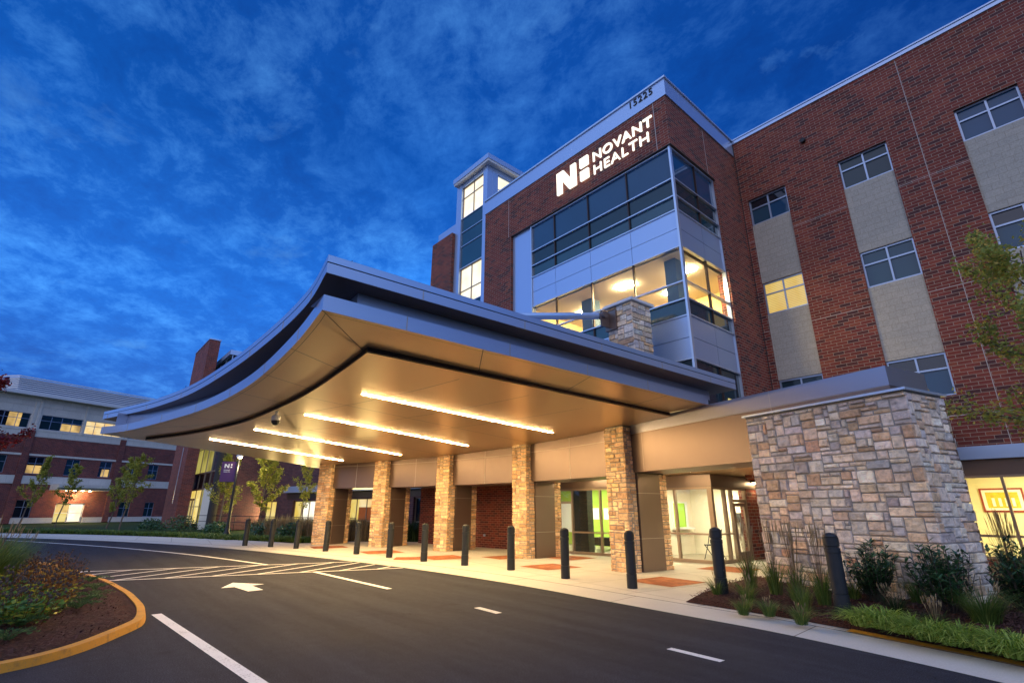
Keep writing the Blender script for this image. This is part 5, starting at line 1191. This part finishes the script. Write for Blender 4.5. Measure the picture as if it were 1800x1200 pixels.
make_tree('birch_tree', (-.45, 12.9, .1), 6.1, 2.1, .26, 'green leaved tree reaching in from the right edge before the brick wall', 'leaf_rightgreen', 'trunk_dark', seed=21, nleaf=10000, lsize=.09, trunk_r=.07, lean=(.35, .1), nlimb=18, up=.55)
make_tree('red_maple', (-20.3, -2.30, 0), 4.75, 1.65, .36, 'dark red maple tree cut by the left edge of the photo', 'leaf_red', 'trunk_dark', seed=22, nleaf=9000, lsize=.11, trunk_r=.08, nlimb=16)

def clump(mb, x, y, z, n, h, spread, wid, colr=(0, 1), seg=4, droop=1.0, rn=rnd, stiff=0.0):
    for i in range(n):
        a = rn.uniform(0, 2 * math.pi); r_ = rn.random() ** .6 * spread * .28; hh = h * rn.uniform(.6, 1.08); out_ = spread * rn.uniform(.3, 1.0) * (1 - stiff)
        bx_, by_ = x + math.cos(a) * r_, y + math.sin(a) * r_; pr = None; c = rn.uniform(*colr); w = wid * rn.uniform(.7, 1.2)
        sxn, syn = -math.sin(a), math.cos(a)
        for s_ in range(seg + 1):
            f_ = s_ / seg; q = out_ * f_ ** 1.5; zz = hh * (f_ * (1 + .35 * droop) - .5 * droop * f_ ** 2.6); ww = w * (1 - f_ ** 1.6) * .5 + .0006
            cx_, cy_ = bx_ + math.cos(a) * q, by_ + math.sin(a) * q
            l_ = (cx_ - sxn * ww, cy_ - syn * ww, z + zz); r2 = (cx_ + sxn * ww, cy_ + syn * ww, z + zz)
            if pr: mb.quad(pr[0], pr[1], r2, l_, c)
            pr = (l_, r2)
def fountain(loc, h, sp, n, label, leaf='grass_green', group=None, plumes=0, wid=.006, plh=1.2):
    t = thing('grass_clump', loc, label, 'ornamental grass', group); mb = MB(); clump(mb, *loc, n, h, sp, wid); mb.build('blades', leaf, t)
    if plumes:
        mb = MB()
        for i in range(plumes):
            a = rnd.uniform(0, 6.28); o = rnd.uniform(.02, .20) * sp * 1.6; hh = h * plh * rnd.uniform(.8, 1.1); x0, y0, z0 = loc; bx_, by_ = x0 + math.cos(a) * o * .25, y0 + math.sin(a) * o * .25; tx, ty = x0 + math.cos(a) * o * 1.4, y0 + math.sin(a) * o * 1.4
            mb.tube([(bx_, by_, z0), ((bx_ + tx) / 2, (by_ + ty) / 2, z0 + hh * .55), (tx, ty, z0 + hh * .84)], .0022, 3, rnd.random() * .6, False)
            mb.tube([(tx, ty, z0 + hh * .82), (tx + (tx - bx_) * .05, ty + (ty - by_) * .05, z0 + hh * .92), (tx + (tx - bx_) * .15, ty + (ty - by_) * .15, z0 + hh)], [.003, .0075, .001], 4, rnd.uniform(.5, 1.0), False)
        mb.build('plumes', 'grass_straw', t)
    return t
bz = lambda x, y: max(bedz(x, y), .034) - .01
GT = 'tall feather grasses before the stone wall'
for (x, y), lb_ in zip([(-4.45, 9.35), (-3.95, 9.15), (-3.55, 8.95), (-3.15, 8.85)], ['tall feather grass at the left end of the stone wall beside the walkway', 'tall straw coloured feather grass, second from the walkway', 'tall straw coloured feather grass, third from the walkway', 'tall feather grass just left of the nearest bollard']):
    fountain((x, y, bz(x, y)), .62, .34, 170, lb_, 'grass_green', GT, 34, .006, 1.75)
GS = 'small mounded grasses at the front of the mulch bed'
for (x, y), lb_ in zip([(-3.95, 7.95), (-3.62, 8.05), (-3.12, 7.85)], ['small green mounded grass right of the bollard at the bed corner', 'small mounded grass in the middle of the three at the bed front', 'widest small mounded grass before the tall feather grasses']):
    fountain((x, y, bz(x, y)), .23, .26, 240, lb_, 'grass_green', GS, 7, .005, 1.15)
fountain((-1.35, 8.75, bz(-1.35, 8.75)), .42, .50, 420, 'dense dark green grass mound at the right below the laurels', 'grass_green', GS, 16, .006, 1.15)
fountain((-2.25, 8.75, bz(-2.25, 8.75)), .28, .34, 170, 'low sparse grass tuft between the laurels and the bright green leaves', 'grass_dark', GS, 18, .005, 1.3)
fountain((-1.75, 8.25, bz(-1.75, 8.25)), .26, .32, 130, 'low grass tuft with pale spikes behind the bright green leaves', 'grass_dark', GS, 26, .005, 1.4)
for i, (x, y, lb_) in enumerate([(-4.75, 8.75, 'small grass tuft at the left corner of the mulch bed'), (-4.15, 8.55, 'loose grass tuft right of the corner bollard'), (-3.3, 8.45, 'loose grass tuft left of the nearest bollard'), (-2.9, 9.35, 'green grass tuft at the wall foot left of the laurels'), (-2.15, 9.5, 'green grass tuft between the two laurels at the wall foot'), (-.75, 8.35, 'grass tuft behind the right end of the bright green row')]):
    fountain((x, y, bz(x, y)), .30 + .05 * (i % 3), .32, 190, lb_, 'grass_green', 'loose grass tufts in the mulch bed', 9, .0055, 1.3)
# strap leaved clumps
GH = 'bright green strap leaved clumps along the kerb'
HL = ['leftmost bright green strap leaved clump, beside the nearest bollard', 'bright green strap leaved clump, second from the nearest bollard', 'bright green strap leaved clump, third from the nearest bollard', 'bright green strap leaved clump, fourth from the nearest bollard', 'bright green strap leaved clump, fifth from the nearest bollard', 'bright green strap leaved clump, sixth from the nearest bollard', 'bright green strap leaved clump, seventh from the nearest bollard', 'bright green strap leaved clump, eighth and rightmost in the row']
for i in range(8):
    x = -2.5 + i * .245; y = 8.20 - (x + 2.5) * .30 + rnd.uniform(-.08, .08)
    t = thing('strap_leaf_plant', (x, y, bz(x, y)), HL[i], 'plant', GH); mb = MB(); clump(mb, x, y, bz(x, y), 260, .19 + .05 * math.sin(i * 2.3), .52, .013, (0, 1), 6, 2.6); clump(mb, x + .05, y + .12, bz(x, y), 60, .27, .30, .010, (.2, .8), 5, 1.6); mb.build('leaves', 'grass_lime', t)
for i, (x, y) in enumerate([(-.45, 7.55), (-.2, 7.85), (.15, 7.4)]):
    t = thing('strap_leaf_plant', (x, y, bz(x, y)), 'bright green strap leaved clump past the right end of the row', 'plant', GH); mb = MB(); clump(mb, x, y, bz(x, y), 80, .20, .27, .016, (.1, 1), 5, 1.5); mb.build('leaves', 'grass_lime', t)
# laurels
def laurel(x, y, h, sp, n, label, seed):
    rn = random.Random(seed); z = bz(x, y); t = thing('laurel_shrub', (x, y, z), label, 'shrub', 'dark laurel shrubs at the stone wall'); st = MB(); lf = MB()
    for i in range(n):
        a = rn.uniform(0, 6.28); o = sp * rn.random() ** .6; hh = h * rn.uniform(.55, 1.05) * (1 - .25 * o / sp); b = Vector((x + math.cos(a) * o * .2, y + math.sin(a) * o * .2, z)); e = Vector((x + math.cos(a) * o, y + math.sin(a) * o, z + hh))
        m_ = b.lerp(e, .5) + Vector((math.cos(a), math.sin(a), 0)) * o * .12; st.tube([b, m_, e], [.008, .006, .003], 4)
        for k in range(26):
            f_ = rn.uniform(.22, 1.02); p = b.lerp(m_, f_ * 2) if f_ < .5 else m_.lerp(e, f_ * 2 - 1); aa = rn.uniform(0, 6.28); d = Vector((math.cos(aa), math.sin(aa), rn.uniform(.1, 1.1))).normalized(); l = rn.uniform(.09, .15); w = l * .30
            s_ = d.cross(Vector((0, 0, 1))).normalized(); dn = Vector((0, 0, -1)); c = rn.random()
            q1 = p + d * l * .4; q2 = p + d * l + dn * l * .14
            lf.quad(p, q1 + s_ * w * .5, q2, q1 - s_ * w * .5, c)
    st.build('stems', 'trunk_dark', t); lf.build('leaves', 'leaf_laurel', t)
laurel(-2.62, 9.35, .88, .36, 46, 'dark laurel shrub standing before the middle of the stone wall', 41)
laurel(-1.72, 9.10, .92, .44, 56, 'dark laurel shrub at the corner of the stone wall', 42)
laurel(-1.05, 9.85, .95, .42, 50, 'dark laurel shrub at the right edge before the lit window', 43)
laurel(-.55, 9.3, .8, .40, 40, 'dark laurel shrub beyond the right edge of the bed', 44)
# grasses in front of right hand glazing
for i, (x, y) in enumerate([(-1.5, 13.2), (-.9, 13.6)]):
    fountain((x, y, .12), 1.0, .5, 60, ['pale plumed grass before the lit window, nearer the stone wall', 'pale plumed grass before the lit window, nearer the right edge'][i], 'grass_green', 'plumed grasses before the lit window', 60, .006, 1.3)

# island plants: perennials with dead seed heads
GP = 'dead flowering perennials on the island'
k = 0
PL = ['front', 'middle', 'rear']
for i, (x, y, h, lb_) in enumerate([(-9.0, .02, .42, 'brown seed head perennial nearest the yellow kerb'), (-9.7, .15, .50, 'brown seed head perennial with dark stems, second from the kerb tip'), (-10.5, .30, .55, 'burgundy perennial in the middle of the island'), (-11.4, .25, .60, 'burgundy perennial toward the left rear of the island'), (-12.6, .35, .62, 'tallest dark seed head perennial near the crossing'), (-9.4, -.55, .50, 'brown perennial cut by the left photo edge, front'), (-10.3, -.40, .55, 'brown perennial cut by the left photo edge, rear'), (-13.4, .15, .6, 'dark seed head perennial beside the concrete ramp')]):
    z = islz(x, y); t = thing('perennial_plant', (x, y, z), lb_, 'plant', GP); st = MB(); hd = MB(); lf = MB(); rn = random.Random(60 + i)
    for q in range(60):
        a = rn.uniform(0, 6.28); o = rn.random() ** .5 * .42; hh = h * .85 * rn.uniform(.6, 1.1); b = (x + math.cos(a) * o * .7, y + math.sin(a) * o * .7, z); e = (x + math.cos(a) * o * 1.1, y + math.sin(a) * o * 1.1, z + hh)
        st.tube([b, e], [.004, .0025], 3, .3, False)
        hd.lathe(e[0], e[1], [(.004, e[2] - .005), (.018, e[2] + .004), (.014, e[2] + .022), (.003, e[2] + .03)], 6)
        for w_ in range(7):
            f_ = rn.uniform(.05, .85); p = Vector(b).lerp(Vector(e), f_); aa = rn.uniform(0, 6.28); leafquad(lf, p, (math.cos(aa), math.sin(aa), rn.uniform(-.2, .6)), rn.uniform(.05, .10), .032, rn.random())
    st.build('stems', 'plant_burgundy', t); tag(hd.build('seed_heads', 'trunk_dark', t), kind='stuff'); lf.build('leaves', 'plant_burgundy' if i in (2, 3, 4, 7) else 'plant_green', t)
for i, (x, y) in enumerate([(-8.75, -.15), (-9.25, -.2), (-8.55, -.5)]):
    z = islz(x, y); t = thing('leafy_plant', (x, y, z), ['broad leaved green plant nearest the kerb tip of the island', 'broad leaved green plant behind the first one on the island', 'broad leaved green plant at the left photo edge of the island'][i], 'plant', 'broad leaved plants on the island'); lf = MB(); rn = random.Random(80 + i)
    for q in range(160):
        a = rn.uniform(0, 6.28); o = rn.random() ** .5 * .30; p = (x + math.cos(a) * o, y + math.sin(a) * o, z + rn.uniform(.03, .22)); leafquad(lf, p, (math.cos(a), math.sin(a), rn.uniform(-.1, .7)), rn.uniform(.08, .13), .055, rn.random(), Vector((rn.uniform(-.3, .3), rn.uniform(-.3, .3), 1)))
    lf.build('leaves', 'plant_green', t)
GJ = 'creeping junipers on the island mulch'
for i, (x, y, r_) in enumerate([(-13.9, .95, .30), (-12.5, .95, .26), (-11.3, .85, .30), (-10.75, .70, .28), (-10.1, .62, .28), (-9.75, .30, .22), (-8.25, -.02, .24), (-8.7, .05, .2)]):
    z = islz(x, y); t = thing('creeping_juniper', (x, y, z), ['low creeping juniper next to the concrete ramp', 'low creeping juniper, second from the ramp', 'low creeping juniper, third from the ramp', 'low creeping juniper, fourth from the ramp', 'low creeping juniper nearest the bend of the yellow kerb', 'small juniper sprig behind the bend of the kerb', 'juniper strand nearest the viewer on the island', 'small juniper sprig beside the nearest strand'][i], 'shrub', GJ)
    mb = MB(); rn = random.Random(90 + i)
    for q in range(26):
        a = rn.uniform(0, 6.28); ln = r_ * rn.uniform(.5, 1.25); 
        for s_ in range(22):
            f_ = s_ / 22; p = (x + math.cos(a) * ln * f_, y + math.sin(a) * ln * f_, z + .02 + .07 * math.sin(f_ * 2.6)); aa = a + rn.uniform(-1.2, 1.2); leafquad(mb, p, (math.cos(aa), math.sin(aa), rn.uniform(0, .9)), rn.uniform(.03, .055), .010, rn.random())
    mb.build('foliage', 'juniper', t)
fountain((-12.4, -.55, .2), 1.0, .75, 900, 'large fine green grass mound at the left photo edge on the island', 'grass_green', None, 20, .007, 1.1)
fountain((-13.8, -.35, .2), .85, .7, 600, 'fine green grass mound behind the perennials on the island', 'grass_green', None, 14, .007, 1.1)

# far planting strips (ground cover)
def strip_grass(pts, name, label, mt, n, h, sp, wid, width):
    mb = MB(); P = smooth_line(pts, 4)
    for i in range(n):
        t = rnd.random() * (len(P) - 1); k = int(t); f_ = t - k; x = P[k][0] + (P[k + 1][0] - P[k][0]) * f_; y = P[k][1] + (P[k + 1][1] - P[k][1]) * f_
        x += rnd.uniform(-.3, .3); y += rnd.random() * width; clump(mb, x, y, 0, 16, h * rnd.uniform(.6, 1.2), sp, wid, (0, 1), 2, .8)
    return tag(mb.build(name, mt), label, 'grass', kind='stuff')
wb = [(-58, -7.5), (-50, -2.6), (-44, .9), (-38, 3.9), (-33, 5.9), (-29.2, 7.2), (-25.5, 9.6)]
strip_grass(wb, 'border_grass', 'dark green ornamental grass border behind the far walkway', 'grass_green', 1300, .28, .30, .05, 1.4)
strip_grass([(-38, 4.6), (-33, 6.4), (-29.2, 7.8), (-25.5, 10.2)], 'border_grass', 'bright green low ground cover behind the left bollards', 'grass_lime', 700, .16, .25, .05, 1.2)
strip_grass([(-32, 8.8), (-28, 10.4), (-24.5, 12.2)], 'tall_grass', 'tall straw plumed grass mass behind the left bollards', 'grass_straw', 420, 1.15, .25, .03, 1.6)
strip_grass([(-34, 9.2), (-29, 10.8), (-22.5, 13.8)], 'border_grass', 'dark grass mass in front of the far lit windows', 'grass_dark', 900, .95, .5, .05, 2.2)
for i, (x, y, s_, lb_) in enumerate([(-47, 6.0, .9, 'dark rounded shrub left of the brick blade wall'), (-44.5, 7.4, 1.2, 'dark rounded shrub before the brick blade wall'), (-36.5, 8.0, .8, 'dark shrub beside the lamp post'), (-31.5, 9.3, .9, 'dark shrub behind the leftmost bollard'), (-29.0, 10.0, .9, 'dark shrub behind the second bollard from the left')]):
    t = thing('dark_shrub', (x, y, 0), lb_, 'shrub', 'dark shrubs along the far walkway'); lf = MB(); rn = random.Random(120 + i)
    for q in range(900):
        v = Vector((rn.gauss(0, 1), rn.gauss(0, 1), rn.gauss(0, 1))).normalized() * s_ * rn.random() ** .35; p = (x + v.x, y + v.y, abs(v.z) * .85 + .05); aa = rn.uniform(0, 6.28); leafquad(lf, p, (math.cos(aa), math.sin(aa), rn.uniform(-.3, 1)), rn.uniform(.10, .2), .07, rn.random())
    lf.build('foliage', 'leaf_laurel', t)
    st = MB()
    for q in range(5): st.tube([(x, y, 0), (x + rn.uniform(-.4, .4) * s_, y + rn.uniform(-.4, .4) * s_, .7 * s_)], [.03, .01], 5)
    st.build('stems', 'trunk_dark', t)
# distant tree belt so the horizon is closed from other positions
mb = MB(); rn = random.Random(7)
for i in range(9000):
    a = rn.uniform(0, 2 * math.pi); d_ = rn.uniform(150, 175); hgt = 7 + 3 * noise.noise(Vector((math.cos(a) * 9, math.sin(a) * 9, 0))); z = rn.random() * hgt
    p = Vector((math.cos(a) * d_, math.sin(a) * d_, z)); leafquad(mb, p, (rn.uniform(-1, 1), rn.uniform(-1, 1), rn.uniform(-.5, 1)), rn.uniform(2, 4), 2.2, rn.random())
tag(mb.build('distant_woods', 'grass_dark'), 'dark far off belt of trees on the horizon', 'woods', kind='stuff')
